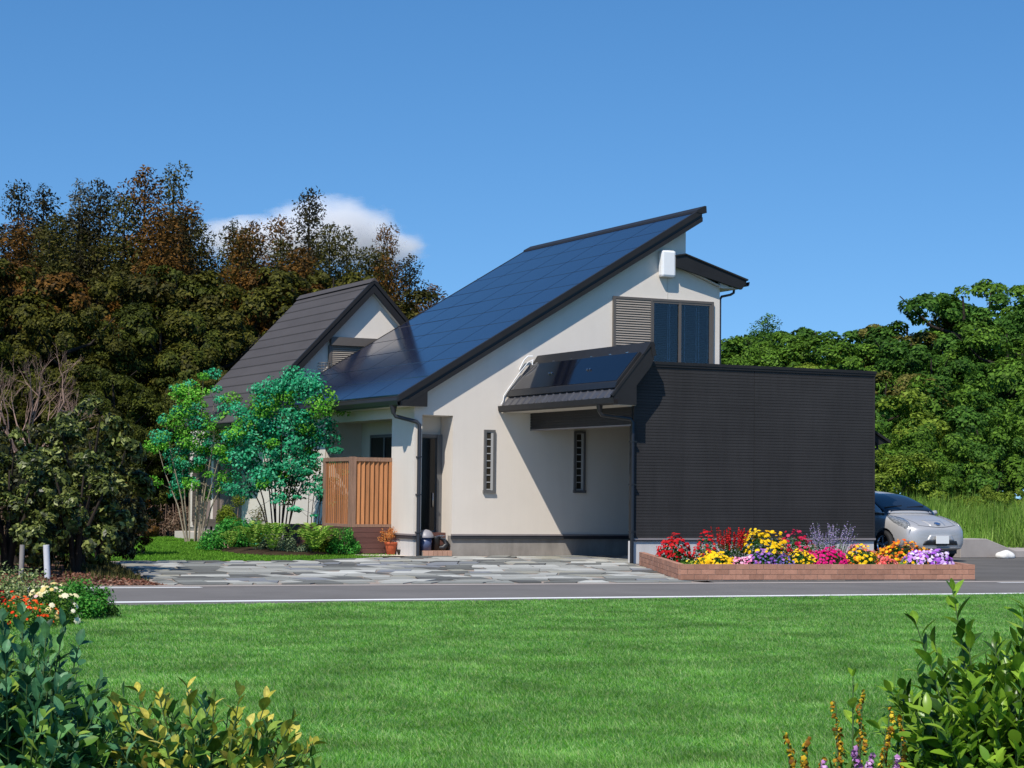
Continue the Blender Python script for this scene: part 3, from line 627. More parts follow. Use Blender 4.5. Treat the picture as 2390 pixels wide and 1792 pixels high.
# ================================================================== BRICK PLANTER
P0, P1, P2, P3 = Vector((16.686,27.85)), Vector((21.887,26.95)), Vector((19.36,33.86)), Vector((25.2,34.5))
bed = thing("brick_planter", "low red brick planter along the road in front of the charcoal wall", "planter", (18.9, 27.6, 0))
BH, BT = .078, .105
def wall_run(p, q, courses, blen, z0=.012, skip=0):
    d = (q - p); Ln = d.length; d.normalize(); nrm = Vector((-d.y, d.x))
    n = max(1, round(Ln/blen)); bl = Ln/n; ang = math.atan2(d.y, d.x)
    for c in range(courses):
        off = 0 if c % 2 == skip else bl/2; s = -off
        while s < Ln - .02:
            a = max(0, s); e = min(Ln, s + bl)
            if e - a > .03:
                c0 = p + d*((a+e)/2) + nrm*(BT/2 + rnd.uniform(-.002,.002))
                M4 = Matrix.Translation((c0.x, c0.y, z0 + (c+.5)*(BH+.006))) @ Matrix.Rotation(ang + rnd.uniform(-.004,.004), 4, 'Z')
                b = MB(); b.cbox(M4, e-a-.009, BT, BH); b.build("brick", MT['brick'], bed)
            s += bl
    b = MB(); c0 = (p+q)/2 + nrm*(BT/2); M4 = Matrix.Translation((c0.x, c0.y, .12)) @ Matrix.Rotation(ang, 4, 'Z')
    b.cbox(M4, Ln-.01, BT-.016, .25); b.build("mortar_core", MT['mortar'], bed)
wall_run(P0, P1, 3, .235)
d01 = (P1-P0).normalized(); n01 = Vector((-d01.y, d01.x))
wall_run(P2, P0 + n01*.112 + (P2-P0).normalized()*.004, 3, .235)
wall_run(P1 + n01*.112, P3, 3, .235)
b = MB(); pts = [P0+n01*.06+d01*.05, P1+n01*.06-d01*.05, P3, P2+Vector((.1,.1))]
b.prism([(q.x,q.y) for q in pts], .0, .10, 'z'); sl_ = b.build("soil", MT['soil'], bed)
# ================================================================== FOLIAGE HELPERS
def unit(a): return a/np.maximum(np.linalg.norm(a, axis=-1, keepdims=True), 1e-9)
def rdirs(rng, n): return unit(rng.normal(size=(n,3)))
def leaves(P, T, Nn, Ls, Ws, fold=.12, waist=.45):
    """one folded four-cornered leaf per point: base, side, tip, side"""
    Bn = unit(np.cross(Nn, T)); Nn = unit(np.cross(T, Bn)); Ls = Ls[:,None]; Ws = Ws[:,None]
    base = P - T*Ls*.5; tip = P + T*Ls*.5; mid = P + T*Ls*(waist-.5)
    v = np.stack([base, mid - Bn*Ws*.5 + Nn*Ws*fold, tip, mid + Bn*Ws*.5 + Nn*Ws*fold], 1).reshape(-1,3)
    f = np.arange(len(P)*4).reshape(-1,4); return v, f
def clumps(rng, C, R, n, L, asp=.5, up=.5, out=1.0, jit=.6, tout=.3, flat=1.0, inner=.35, lv=.35):
    """leaves spread through the clumps centred on C with radii R"""
    C = np.asarray(C, float); R = np.broadcast_to(np.asarray(R, float), (len(C),)); K = len(C)
    w = R**2/ (R**2).sum(); idx = rng.choice(K, n, p=w)
    d = rdirs(rng, n); d[:,2] *= flat; rad = R[idx]*(inner + (1-inner)*rng.random(n)**.5)
    P = C[idx] + d*rad[:,None]
    Nn = unit(d*out + np.array([0,0,up]) + rng.normal(size=(n,3))*jit)
    T = unit(np.cross(Nn, rdirs(rng, n)) + d*tout); Ls = L*(1 + lv*(rng.random(n)*2-1)); return leaves(P, T, Nn, Ls, Ls*asp)
def cat(*vf):
    V = []; F = []; o = 0
    for v, f in vf: V.append(v); F.append(f+o); o += len(v)
    return np.concatenate(V), np.concatenate(F)
def blossoms(rng, P, Nn, r, petals=7, dome=.35):
    """small many-petalled heads: a notched dome, one island each"""
    n = len(P); Nn = unit(Nn); A = unit(np.cross(Nn, rdirs(rng, n))); B = np.cross(Nn, A); r = np.broadcast_to(np.asarray(r, float), (n,))[:,None]
    vs = [P + Nn*r*dome]
    k = petals*2
    for i in range(k):
        a = 2*math.pi*i/k; rr = 1.0 if i % 2 == 0 else .72
        vs.append(P + (A*math.cos(a) + B*math.sin(a))*r*rr + Nn*r*(0 if i % 2 == 0 else .12))
    V = np.stack(vs, 1); f = []
    for i in range(k): f.append([0, 1+i, 1+(i+1)%k])
    F = (np.array(f)[None] + (np.arange(n)*(k+1))[:,None,None]).reshape(-1,3)
    return V.reshape(-1,3), F
LM = {}
G1 = lambda name, *c, **kw: LM.setdefault(name, leafmat(name, c, **kw))
G1('bedgreen', (.012,.06,.012), (.03,.11,.015), (.06,.17,.03))
G1('bedlight', (.05,.15,.02), (.12,.26,.03), (.2,.34,.06))
def petal(name, *c): return LM.setdefault(name, leafmat(name, c, trans=.15, rough=.6, nvar=.12))
petal('red', (.36,.004,.008), (.55,.008,.014), (.62,.03,.03)); petal('crimson', (.38,.006,.03), (.5,.012,.06), (.6,.05,.14))
petal('yellow', (.70,.36,.004), (.85,.52,.008), (.9,.62,.02)); petal('lemon', (.8,.6,.03), (.85,.72,.12), (.9,.8,.3))
petal('pink', (.62,.09,.26), (.75,.25,.42), (.8,.5,.6)); petal('purple', (.16,.05,.3), (.3,.10,.45), (.42,.2,.55))
petal('blue', (.08,.08,.3), (.14,.13,.38), (.25,.12,.4)); petal('magenta', (.5,.002,.09), (.62,.006,.16), (.72,.02,.25))
petal('orange', (.7,.08,.01), (.8,.22,.012), (.85,.4,.02)); petal('coral', (.62,.06,.06), (.72,.14,.12), (.8,.3,.25))
petal('violet', (.28,.06,.5), (.45,.14,.65), (.7,.5,.78), (.85,.75,.88)); petal('lavender', (.22,.17,.36), (.33,.26,.48), (.5,.42,.55))
petal('scarlet', (.7,.03,.01), (.8,.08,.012), (.8,.16,.03)); petal('cream', (.8,.6,.2), (.85,.75,.4), (.85,.8,.6)); petal('rose', (.75,.4,.35), (.8,.55,.5))
fl_seed = [100]
def flower(label, loc, rx, h, nb, br, pmat, lmat='bedgreen', nleaf=700, leaf=.045, shape='dome', ry=None, cover=.25, name="flowering_plant", group=None, extra=None, lasp=.45):
    fl_seed[0] += 1; rng = np.random.default_rng(fl_seed[0]); ry = ry or rx; nb = int(nb*1.4); br *= 1.05
    if loc[2] == Z: loc = (loc[0]+.10, max(loc[1]+.16, 27.85-.173*(loc[0]-16.69)+.19+ry*.86), Z+.03); ry *= .85; h *= .86
    x, y, z = loc
    t_ = thing(name, label, "flowers", loc, group)
    n = int(nleaf*2.0); d = rdirs(rng, n); d[:,2] = np.abs(d[:,2]); rad = .35 + .72*rng.random(n)**.55
    P = np.array([x,y,z]) + d*rad[:,None]*np.array([rx,ry,h*.86]); P[:,2] = np.maximum(P[:,2], z+.01)
    Nn = unit(d + np.array([0,0,.5]) + rng.normal(size=(n,3))*.6); T = unit(np.cross(Nn, rdirs(rng,n)) + d*.4); Ls = leaf*(.6+.8*rng.random(n))
    v, f = leaves(P, T, Nn, Ls, Ls*lasp); nobj("foliage", v, f, LM[lmat], t_, kind='stuff')
    d = rdirs(rng, nb*3); d[:,2] = np.abs(d[:,2]); d = d[d[:,2] > cover][:nb]; m_ = len(d)
    lump = 1 + .08*np.sin(d[:,0]*6+fl_seed[0]) + .06*np.sin(d[:,1]*8+fl_seed[0]*2) + rng.normal(size=m_)*.05
    P = np.array([x,y,z]) + d*lump[:,None]*np.array([rx,ry,h])
    v, f = blossoms(rng, P, unit(d*np.array([1,1,.8]) + rng.normal(size=(m_,3))*.3 + np.array([-.25,-.25,.3])), br*(.55+.7*rng.random(m_)))
    nobj("blossom_cluster", v, f, LM[pmat], t_, kind='stuff')
    if extra:
        em, en, er, dd_ = extra
        d = rdirs(rng, en*3); d[:,2] = np.abs(d[:,2]); d = d[d[:,2] > .15][:en]; P = np.array([x,y,z]) + d*np.array([rx,ry,h])*dd_
        v, f = blossoms(rng, P, d, er*(.75+.5*rng.random(len(d)))); nobj("blossom_cluster", v, f, LM[em], t_, kind='stuff')
    return t_
def spikes(label, loc, r, h, n, pmat, lmat, hb, dens=26, name="flowering_plant", w=.014, lean=.35, nleaf=500, leaf=.05):
    fl_seed[0] += 1; rng = np.random.default_rng(fl_seed[0]); t_ = thing(name, label, "flowers", loc); x, y, z = loc
    b = MB(); PP = []; NN = []
    for i in range(n):
        a = rng.random()*6.283; q = r*rng.random()**.5; bx, by = x+q*.5*math.cos(a), y+q*.5*math.sin(a); hh = h*(.72+.33*rng.random())
        tx, ty = bx + lean*q*math.cos(a)*2, by + lean*q*math.sin(a)*2
        b.tube([(bx,by,z),((bx+tx)/2,(by+ty)/2,z+hh*.55),(tx,ty,z+hh)], [.004,.0035,.002], 4, False)
        for k in range(dens):
            u = 1 - hb*rng.random(); px_ = bx + (tx-bx)*u; py_ = by + (ty-by)*u; ww = w*(1.15 - .8*(u-(1-hb))/hb)
            dd = rdirs(rng, 1)[0]; PP.append((px_+dd[0]*ww, py_+dd[1]*ww, z+hh*u)); NN.append(dd + np.array([0,0,.2]))
    b.build("stems", MT['stemgreen'], t_, kind='stuff')
    v, f = blossoms(rng, np.array(PP), np.array(NN), w*.85, 4, .6); nobj("blossom_cluster", v, f, LM[pmat], t_, kind='stuff')
    C = [(x + rng.normal()*r*.4, y + rng.normal()*r*.4, z + h*(.1 + .4*rng.random())) for _ in range(14)]
    v, f = clumps(rng, C, r*.45, nleaf, leaf, .35, .3, 1, .6, .5); v[:,2] = np.maximum(v[:,2], z+.005); nobj("foliage", v, f, LM[lmat], t_, kind='stuff'); return t_
MT['stemgreen'] = mat("green_stem", (.06,.11,.03), .7, .15, 9)
Z = .10
flower("round red geraniums at the drive end of the planter", (18.62,31.3,Z+.001), .33, .52, 150, .032, 'red', nleaf=900, extra=('red', 50, .03, 1.06))
flower("single tall red geranium head beside the golden marigolds", (18.8,30.5,Z+.001), .24, .60, 60, .03, 'red', nleaf=600)
flower("low golden marigold mound next to the red geraniums", (17.48,27.98,Z), .38, .35, 150, .033, 'yellow', nleaf=700)
spikes("red salvia spikes rising behind the golden marigolds", (18.45,29.2,Z), .32, .72, 60, 'red', 'bedgreen', .34, 26, w=.016, lean=.3, nleaf=800)
flower("tall bushy bright yellow chrysanthemum against the dark wall", (18.95,28.9,Z), .46, .74, 120, .038, 'yellow', nleaf=1500, cover=.42, leaf=.05)
flower("low pale pink mound under the tall yellow chrysanthemum", (17.93,27.83,Z), .27, .27, 130, .027, 'pink', nleaf=350)
flower("lilac asters spilling over the brick edge", (18.22,27.8,Z), .27, .40, 70, .026, 'purple', nleaf=700, extra=('blue', 70, .02, .95))
flower("blue asters beside the lilac ones", (18.62,27.72,Z), .28, .30, 60, .022, 'blue', nleaf=600, extra=('purple', 40, .024, 1.1))
flower("upright crimson daisies behind the lilac asters", (19.9,29.3,Z), .40, .70, 110, .034, 'crimson', nleaf=1100, cover=.35)
flower("yellow and rust tickseed between blue asters and lavender", (18.95,27.75,Z), .32, .40, 130, .022, 'yellow', nleaf=900, extra=('orange', 40, .02, 1.05))
spikes("tall grey lavender spikes above the magenta mound", (20.05,28.5,Z), .36, .82, 70, 'lavender', 'bedgreen', .40, 22, w=.012, lean=.42, nleaf=900, leaf=.06)
flower("pink and salmon blooms behind the magenta mound", (20.95,28.9,Z), .32, .48, 70, .026, 'coral', nleaf=700, extra=('pink', 40, .025, 1.05))
flower("dense magenta mound in the middle of the planter", (19.48,27.55,Z), .40, .42, 300, .026, 'magenta', nleaf=450, cover=.12)
flower("yellow marguerites next to the magenta mound", (20.05,27.5,Z), .36, .46, 70, .034, 'yellow', nleaf=1100, extra=('orange', 16, .032, 1.0))
flower("sprawling orange marigolds in front of the car wheel", (21.6,28.5,Z), .70, .52, 230, .030, 'orange', nleaf=1400, ry=.4, extra=('yellow', 70, .03, .98))
flower("small coral pink mound at the foot of the orange marigolds", (20.42,27.3,Z), .25, .27, 120, .026, 'coral', nleaf=300)
flower("leafy light green filler with few yellow blooms", (20.95,27.45,Z), .26, .30, 14, .03, 'yellow', 'bedlight', nleaf=700)
flower("wide violet and white petunia mound at the road end of the planter", (21.28,27.26,Z), .50, .41, 330, .034, 'violet', nleaf=500, cover=.06, ry=.36)
flower("small orange bloom clump below the yellow marguerites", (19.78,27.45,Z), .14, .22, 16, .034, 'orange', nleaf=250)
flower("low green ground cover with white specks near the geraniums", (17.55,28.9,Z+.001), .30, .20, 20, .02, 'lemon', 'bedlight', nleaf=700)
# ================================================================== small things by the entrance
t_ = thing("potted_plant", "terracotta pot of orange foliage in front of the deck", "plant pot", (16.86,40.28,.012))
b = MB(); b.lathe([(0,.0),(.085,.0),(.125,.21),(.125,.215),(.14,.215),(.145,.27),(.128,.27),(.122,.23),(0,.23)], (16.86,40.28,.012), 22); b.build("pot", MT['terracotta'], t_)
rng = np.random.default_rng(5); G1('potleaf', (.42,.09,.02), (.62,.22,.05), (.75,.42,.14), nvar=.15)
C = np.array([16.86,40.28,.45]) + rng.normal(size=(26,3))*np.array([.12,.12,.09]); v, f = clumps(rng, C, .07, 900, .03, .6); nobj("foliage", v, f, LM['potleaf'], t_)
b = MB()
for i in range(9): a = i*.7; b.tube([(16.86,40.28,.24),(16.86+.15*math.cos(a),40.28+.15*math.sin(a),.52)], .004, 4, False)
b.build("stem", MT['twig'], t_)
t_ = thing("twig_planter", "little dark bowl with upright dead twigs beside the terracotta pot", "plant pot", (17.05,40.0,.012))
b = MB(); b.lathe([(0,0),(.075,0),(.105,.10),(.095,.115),(0,.10)], (17.03,40.1,.012), 14)
b.build("bowl", MT['barkdark'], t_)
b = MB()
for i in range(8): a = i*.8; b.tube([(17.03,40.1,.1),(17.03+.07*math.cos(a),40.1+.05*math.sin(a),.25+.12*((i*37)%10)/10)], .006, 5, False)
b.build("twig", MT['barkdark'], t_)
t_ = thing("storage_bin", "blue bin with a domed grey lid behind the down pipe", "bin", (17.33,39.44,.125))
b = MB(); b.lathe([(0,.125),(.115,.125),(.14,.40),(0,.40)], (17.30,39.42,0), 20); b.build("bin_body", MT['binblue'], t_)
b = MB(); b.lathe([(.175,.40),(.175,.425),(.165,.45),(.13,.52),(.07,.56),(0,.575)], (17.30,39.42,0), 20); b.build("lid", MT['bingrey'], t_)
t_ = thing("water_can", "dark grey watering can with a bright metal spout on the brick step", "watering can", (17.6,39.45,.125))
b = MB(); b.lathe([(0,.125),(.075,.125),(.085,.36),(.105,.42),(.09,.43),(0,.41)], (17.55,39.44,0), 14); b.tube([(17.60,39.43,.18),(17.70,39.41,.17),(17.79,39.40,.26),(17.72,39.42,.36),(17.62,39.43,.39)], [.05,.075,.07,.05,.03], 8); b.build("can_body", MT['blackp'], t_)
b = MB(); b.tube([(17.50,39.40,.42),(17.58,39.38,.435),(17.66,39.38,.44),(17.745,39.37,.44),(17.745,39.37,.30)], .009, 6); b.tube([(17.63,39.38,.39),(17.74,39.37,.385)], .006, 6); b.box(17.61,17.67,39.35,39.40,.425,.455); b.build("spout", MT['steel'], t_)
# ================================================================== kerb, block and stone by the parking area
t_ = tag = H_ = None
b = MB(); b.prism([(29.55,0),(29.55,.44),(30.30,.44),(31.15,.16),(31.15,0)], 36.9, 37.4, 'y'); b.build("concrete_block", MT['kerb'], None, bevel=.015, label="grey concrete end block with a sloping top beside the car", cat="concrete block")
b = MB(); b.prism([(31.16,37.0),(60,34.8),(60,35.0),(31.16,37.2)], 0, .16, 'z'); b.build("kerb", MT['kerb'], None, bevel=.01, kind='structure')
quad("pavement", [(31.16,37.2,.155),(60,35.0,.155),(60,37.5,.155),(31.4,40.2,.155)], MT['kerb'], kind='structure')
bm = bmesh.new(); bmesh.ops.create_icosphere(bm, subdivisions=3, radius=1)
rs = random.Random(4)
for vv in bm.verts:
    k = 1 + .12*math.sin(vv.co.x*4+1)*math.cos(vv.co.y*3.3) + rs.uniform(-.04,.04); vv.co = Vector((vv.co.x*.25*k, vv.co.y*.17*k, max(-.05, vv.co.z*.13*k)))
me = bpy.data.meshes.new("white_stone"); bm.to_mesh(me); bm.free(); me.materials.append(mat("pale_stone", (.75,.73,.68), .9, .12, 9, .6, 40, .2))
for p_ in me.polygons: p_.use_smooth = True
o = bpy.data.objects.new("white_stone", me); COL.objects.link(o); o.location = (30.55,36.55,.05); put(o, None, "rounded white stone lying against the kerb", "stone")
# ================================================================== CAR
MT['paintsilver'] = mat("silver_paint", (.50,.49,.48), .38, .02, 3, 0, 1, .4, metal=.35, coat=.35)
MT['lamp'] = mat("lamp_lens", (.20,.21,.22), .12, .85, 26, .5, 40, .8, coat=.8)
MT['chrome'] = mat("chrome", (.75,.75,.77), .12, .02, 3, metal=1)
MT['emblem'] = mat("emblem_blue", (.03,.09,.30), .2, .05, 3, coat=.5)
MT['plate'] = mat("number_plate", (.80,.80,.77), .5, .02, 3)
MT['carglass'] = mat("car_glass", (.012,.018,.03), .04, .1, 2, 0, 1, .6)
car = thing("parked_car", "silver hatchback parked nose out beyond the charcoal wall", "car", (27.19, 37, .0))
CX, CY0, GZ = 27.20, 34.62, .03
def car_body():
    # stations from the nose: y, half width, z of: bottom, belt(widest), shoulder, deck
    st_ = [(.0,.40,.30,.50,.62,.66),(.05,.62,.24,.50,.66,.72),(.18,.76,.20,.50,.72,.80),(.42,.835,.19,.52,.79,.88),(.85,.885,.19,.55,.87,.97),(1.30,.885,.19,.58,.93,1.035),(1.75,.885,.19,.60,.96,1.06),(2.5,.885,.19,.62,.98,1.06),(3.3,.885,.19,.62,1.0,1.06),(3.9,.86,.20,.62,1.0,1.06),(4.3,.78,.24,.62,.98,1.04),(4.42,.66,.32,.62,.92,1.0)]
    vs = []; fs = []; n = 0
    for (y, w, zb, zm, zs, zd) in st_:
        half = [(0,zb),(w*.6,zb),(w*.93,zb+.03),(w,zm-.14),(w,zm),(w*.985,(zm+zs)/2),(w*.93,zs),(w*.80,zs+(zd-zs)*.55),(w*.45,zd-.012),(0,zd)]
        ring = [(x, z) for x, z in half] + [(-x, z) for x, z in half[-2:0:-1]]
        n = len(ring); vs += [(x, y, z) for x, z in ring]
    for i in range(len(st_)-1):
        for j in range(n): fs.append((i*n+j, i*n+(j+1)%n, (i+1)*n+(j+1)%n, (i+1)*n+j))
    fs.append(tuple(range(n-1,-1,-1))); fs.append(tuple(range((len(st_)-1)*n, len(st_)*n)))
    return vs, fs
def baked(name, vs, fs, mt, parent, sub=2, cut=None, origin=(CX,CY0,GZ), label=None):
    me = bpy.data.meshes.new(name); me.from_pydata([(x+origin[0],y+origin[1],z+origin[2]) for x,y,z in vs], [], fs); me.materials.append(mt)
    bm = bmesh.new(); bm.from_mesh(me); bmesh.ops.recalc_face_normals(bm, faces=bm.faces); bm.to_mesh(me); bm.free()
    o = bpy.data.objects.new(name, me); COL.objects.link(o)
    s_ = o.modifiers.new("sub", 'SUBSURF'); s_.levels = sub; s_.render_levels = sub
    if cut is not None:
        bo = o.modifiers.new("cut", 'BOOLEAN'); bo.object = cut; bo.operation = 'DIFFERENCE'; bo.solver = 'EXACT'
    dg = bpy.context.evaluated_depsgraph_get(); dg.update(); m2 = bpy.data.meshes.new_from_object(o.evaluated_get(dg))
    o.modifiers.clear(); o.data = m2; m2.name = name
    for p_ in m2.polygons: p_.use_smooth = True
    return put(o, parent, label)
cb = MB()
for yk in (.86, 3.55):
    for sx in (-1, 1): cb.tube([(CX+sx*.55, CY0+yk, GZ+.315),(CX+sx*1.1, CY0+yk, GZ+.315)], .365, 28)
cut = bpy.data.objects.new("cutter", cb.mesh("cutter", MT['rubber'])); COL.objects.link(cut)
vs, fs = car_body(); body = baked("body", vs, fs, MT['paintsilver'], car, 3, cut)
bpy.data.objects.remove(cut)
# greenhouse
st_ = [(1.02,.66,1.0,1.03),(1.35,.70,1.02,1.17),(1.80,.69,1.03,1.36),(2.25,.66,1.03,1.455),(2.8,.64,1.03,1.485),(3.4,.62,1.03,1.45),(3.95,.58,1.03,1.33),(4.32,.52,1.0,1.05)]
vs = []; fs = []
for (y, w, zb, zt) in st_:
    wb = w + .12; half = [(0,zb-.04),(wb,zb-.04),(wb-.01,zb),(w,zb+(zt-zb)*.62),(w*.94,zb+(zt-zb)*.88),(w*.6,zt),(0,zt+.012)]
    ring = half + [(-x, z) for x, z in half[-2:0:-1]]; n = len(ring); vs += [(x,y,z) for x,z in ring]
for i in range(len(st_)-1):
    for j in range(n): fs.append((i*n+j, i*n+(j+1)%n, (i+1)*n+(j+1)%n, (i+1)*n+j))
fs.append(tuple(range(n-1,-1,-1))); fs.append(tuple(range((len(st_)-1)*n, len(st_)*n)))
gh = baked("cabin", vs, fs, MT['paintsilver'], car, 2)
from mathutils.bvhtree import BVHTree
def bvh_of(o): 
    me = o.data; return BVHTree.FromPolygons([v.co.copy() for v in me.vertices], [tuple(p_.vertices) for p_ in me.polygons])
BV = [bvh_of(body), bvh_of(gh)]
def drape(name, grid, dirn, mt, parent, lift=.008, smooth=True, label=None):
    """grid of rows of (x,y,z) start points dropped on to the car shell along dirn"""
    vs = []; rows, cols = len(grid), len(grid[0]); d = Vector(dirn).normalized()
    for row in grid:
        for q in row:
            q = Vector((q[0]+CX, q[1]+CY0, q[2]+GZ)); best = None
            for bv in BV:
                h_, nn, _, dist = bv.ray_cast(q, d)
                if h_ is not None and (best is None or dist < best[0]): best = (dist, h_, nn)
            if best: vs.append(best[1] - d*lift)
            else:
                hh = min((bv.find_nearest(q) for bv in BV), key=lambda r_: r_[3]); vs.append(hh[0] - d*lift)
    k = len(vs); top = list(vs) + [v + d*.03 for v in vs]; fs = []
    for i in range(rows-1):
        for j in range(cols-1):
            a = i*cols+j; fs.append((a, a+1, a+cols+1, a+cols))
    ring = list(range(cols)) + [i*cols+cols-1 for i in range(1,rows)] + [(rows-1)*cols+j for j in range(cols-2,-1,-1)] + [i*cols for i in range(rows-2,0,-1)]
    for a, b_ in zip(ring, ring[1:]+ring[:1]): fs.append((a, a+k, b_+k, b_))
    bb = MB(); bb.add(top, fs, smooth); return bb.build(name, mt, parent, label=label)
def lerp(a, b_, t): return tuple(a[i]+(b_[i]-a[i])*t for i in range(3))
def patch(c00, c01, c10, c11, nu=12, nv=8): return [[lerp(lerp(c00,c01,u/nu), lerp(c10,c11,u/nu), v/nv) for u in range(nu+1)] for v in range(nv+1)]
drape("windscreen", patch((-.70,1.08,2),(.70,1.08,2),(-.54,2.02,2),(.54,2.02,2), 20, 30), (0,0,-1), MT['carglass'], car, .014)
for sx in (-1, 1):
    drape("side_window", patch((sx*2,1.62,1.07),(sx*2,2.45,1.07),(sx*2,2.05,1.33),(sx*2,2.45,1.40), 8, 5), (-sx,0,0), MT['carglass'], car, .006)
    drape("side_window", patch((sx*2,2.52,1.07),(sx*2,3.6,1.07),(sx*2,2.52,1.40),(sx*2,3.3,1.38), 8, 5), (-sx,0,0), MT['carglass'], car, .006)
    # long bulging headlight running back over the wing
    hl = [[(sx*(.60+.20*v-.02*u), .10+.82*u+.10*v, 2) for v in (0,.25,.5,.75,1)] for u in (0,.12,.3,.5,.7,.88,1)]
    for i, row in enumerate(hl):
        w = [.18,.55,.9,1.0,.85,.45,.12][i]; c = lerp(row[0], row[-1], .5); hl[i] = [lerp(c, q, w) for q in row]
    drape("headlight", hl, (0,0,-1), MT['lamp'], car, .022)
    drape("fog_lamp", patch((sx*.66,-2,.34),(sx*.78,-2,.34),(sx*.68,-2,.43),(sx*.78,-2,.43), 4, 3), (0,1,0), MT['lamp'], car, .006)
    b = MB(); mx, my, mz = CX+sx*.93, CY0+1.46, GZ+1.0
    for i in range(6):
        pass
    b.tube([(mx-sx*.10,my+.01,mz-.03),(mx-sx*.02,my,mz),(mx+sx*.06,my-.01,mz+.01),(mx+sx*.10,my,mz)], [.02,.05,.055,.02], 10); b.build("mirror", MT['paintsilver'], car)
drape("bumper_panel", patch((-.36,-2,.43),(.36,-2,.43),(-.28,-2,.55),(.28,-2,.55), 10, 4), (0,1,0), MT['paintsilver'], car, .012)
drape("air_intake", patch((-.46,-2,.335),(.46,-2,.335),(-.42,-2,.42),(.42,-2,.42), 14, 3), (0,1,0), MT['blackp'], car, .012)
drape("lower_lip", patch((-.66,-2,.235),(.66,-2,.235),(-.62,-2,.275),(.62,-2,.275), 14, 3), (0,1,0), MT['paintsilver'], car, .035)
drape("charge_lid", patch((-.20,.10,2),(.20,.10,2),(-.24,.36,2),(.24,.36,2), 8, 6), (0,0,-1), MT['paintsilver'], car, .006)
b = MB(); b.box(CX-.165,CX+.165,CY0-.065,CY0-.045,GZ+.365,GZ+.53); b.build("number_plate", MT['plate'], car)
b = MB(); b.box(CX-.12,CX+.12,CY0-.05,CY0-.01,GZ+.32,GZ+.50); b.build("plate_bracket", MT['blackp'], car)
for sx in (-1, 1):
    drape("panel_gap", [[(sx*(.60-.14*v+q*.009), .16+.95*(1-v), 2) for q in (0,1)] for v in [i/24 for i in range(25)]], (0,0,-1), MT['blackp'], car, .002)
    b = MB(); b.bar((CX+sx*.30-.28, CY0+1.2, GZ+1.125), (CX+sx*.30+.22, CY0+1.27, GZ+1.16), .018, .02); b.build("wiper", MT['blackp'], car)
drape("panel_gap", [[(-.50+1.0*u, .145+q*.012-.10*(1-(2*u-1)**2), 2) for q in (0,1)] for u in [i/24 for i in range(25)]], (0,0,-1), MT['blackp'], car, .002)
h_, nn, _, _ = BV[0].ray_cast(Vector((CX, CY0+.14, GZ+2)), Vector((0,0,-1)))
E4 = Matrix.Translation(h_ + nn*.012) @ nn.to_track_quat('Z','Y').to_matrix().to_4x4()
def disc(b, r0, r1, z0, z1, n=24):
    vs = [E4 @ Vector((r*math.cos(2*math.pi*j/n)*1.25, r*math.sin(2*math.pi*j/n), z)) for r, z in ((r0,z0),(r0,z1),(r1,z1),(r1,z0)) for j in range(n)]
    b.add(vs, [(i*n+j, i*n+(j+1)%n, ((i+1)%4)*n+(j+1)%n, ((i+1)%4)*n+j) for i in range(4) for j in range(n)])
b = MB(); disc(b, .001, .052, .0, .008); em = b.build("emblem", MT['emblem'], car)
b = MB(); disc(b, .044, .056, .0, .014); b.cbox(E4 @ Matrix.Translation((0,0,.01)), .17, .022, .012); b.build("emblem_ring", MT['chrome'], em)
for yk in (.86, 3.55):
    for sx in (-1, 1):
        wx = CX + sx*.80; cy_, cz_ = CY0+yk, GZ+.315
        b = MB(); n = 32; prof = [(.20,-.10),(.285,-.10),(.312,-.07),(.315,.0),(.312,.07),(.285,.10),(.21,.10),(.205,.06)]
        vs = [(wx+sx*a, cy_+r*math.cos(2*math.pi*j/n), cz_+r*math.sin(2*math.pi*j/n)) for r, a in prof for j in range(n)]
        b.add(vs, [(i*n+j, i*n+(j+1)%n, (i+1)*n+(j+1)%n, (i+1)*n+j) for i in range(len(prof)-1) for j in range(n)], True); w = b.build("wheel", MT['rubber'], car)
        b = MB(); prof = [(.205,.07),(.21,.095),(.195,.09),(.19,.04),(.06,.05),(.0,.06)]
        vs = [(wx+sx*a, cy_+r*math.cos(2*math.pi*j/n), cz_+r*math.sin(2*math.pi*j/n)) for r, a in prof[:4] for j in range(n)]
        b.add(vs, [(i*n+j, i*n+(j+1)%n, (i+1)*n+(j+1)%n, (i+1)*n+j) for i in range(3) for j in range(n)], True)
        for k in range(5):
            a = k*2*math.pi/5+.3; b.bar((wx+sx*.075, cy_+.03*math.cos(a), cz_+.03*math.sin(a)), (wx+sx*.08, cy_+.195*math.cos(a), cz_+.195*math.sin(a)), .05, .02, (1,0,0))
        b.tube([(wx+sx*.05,cy_,cz_),(wx+sx*.092,cy_,cz_)], [.05,.04], 14); b.build("rim", MT['chrome'], w)
        b = MB(); b.tube([(wx-sx*.12,cy_,cz_),(wx+sx*.03,cy_,cz_)], .2, 20); b.build("brake_drum", MT['blackp'], w)
b = MB(); b.box(CX-.62,CX+.62,CY0+.25,CY0+4.1,GZ+.14,GZ+.24); b.build("underbody", MT['blackp'], car)
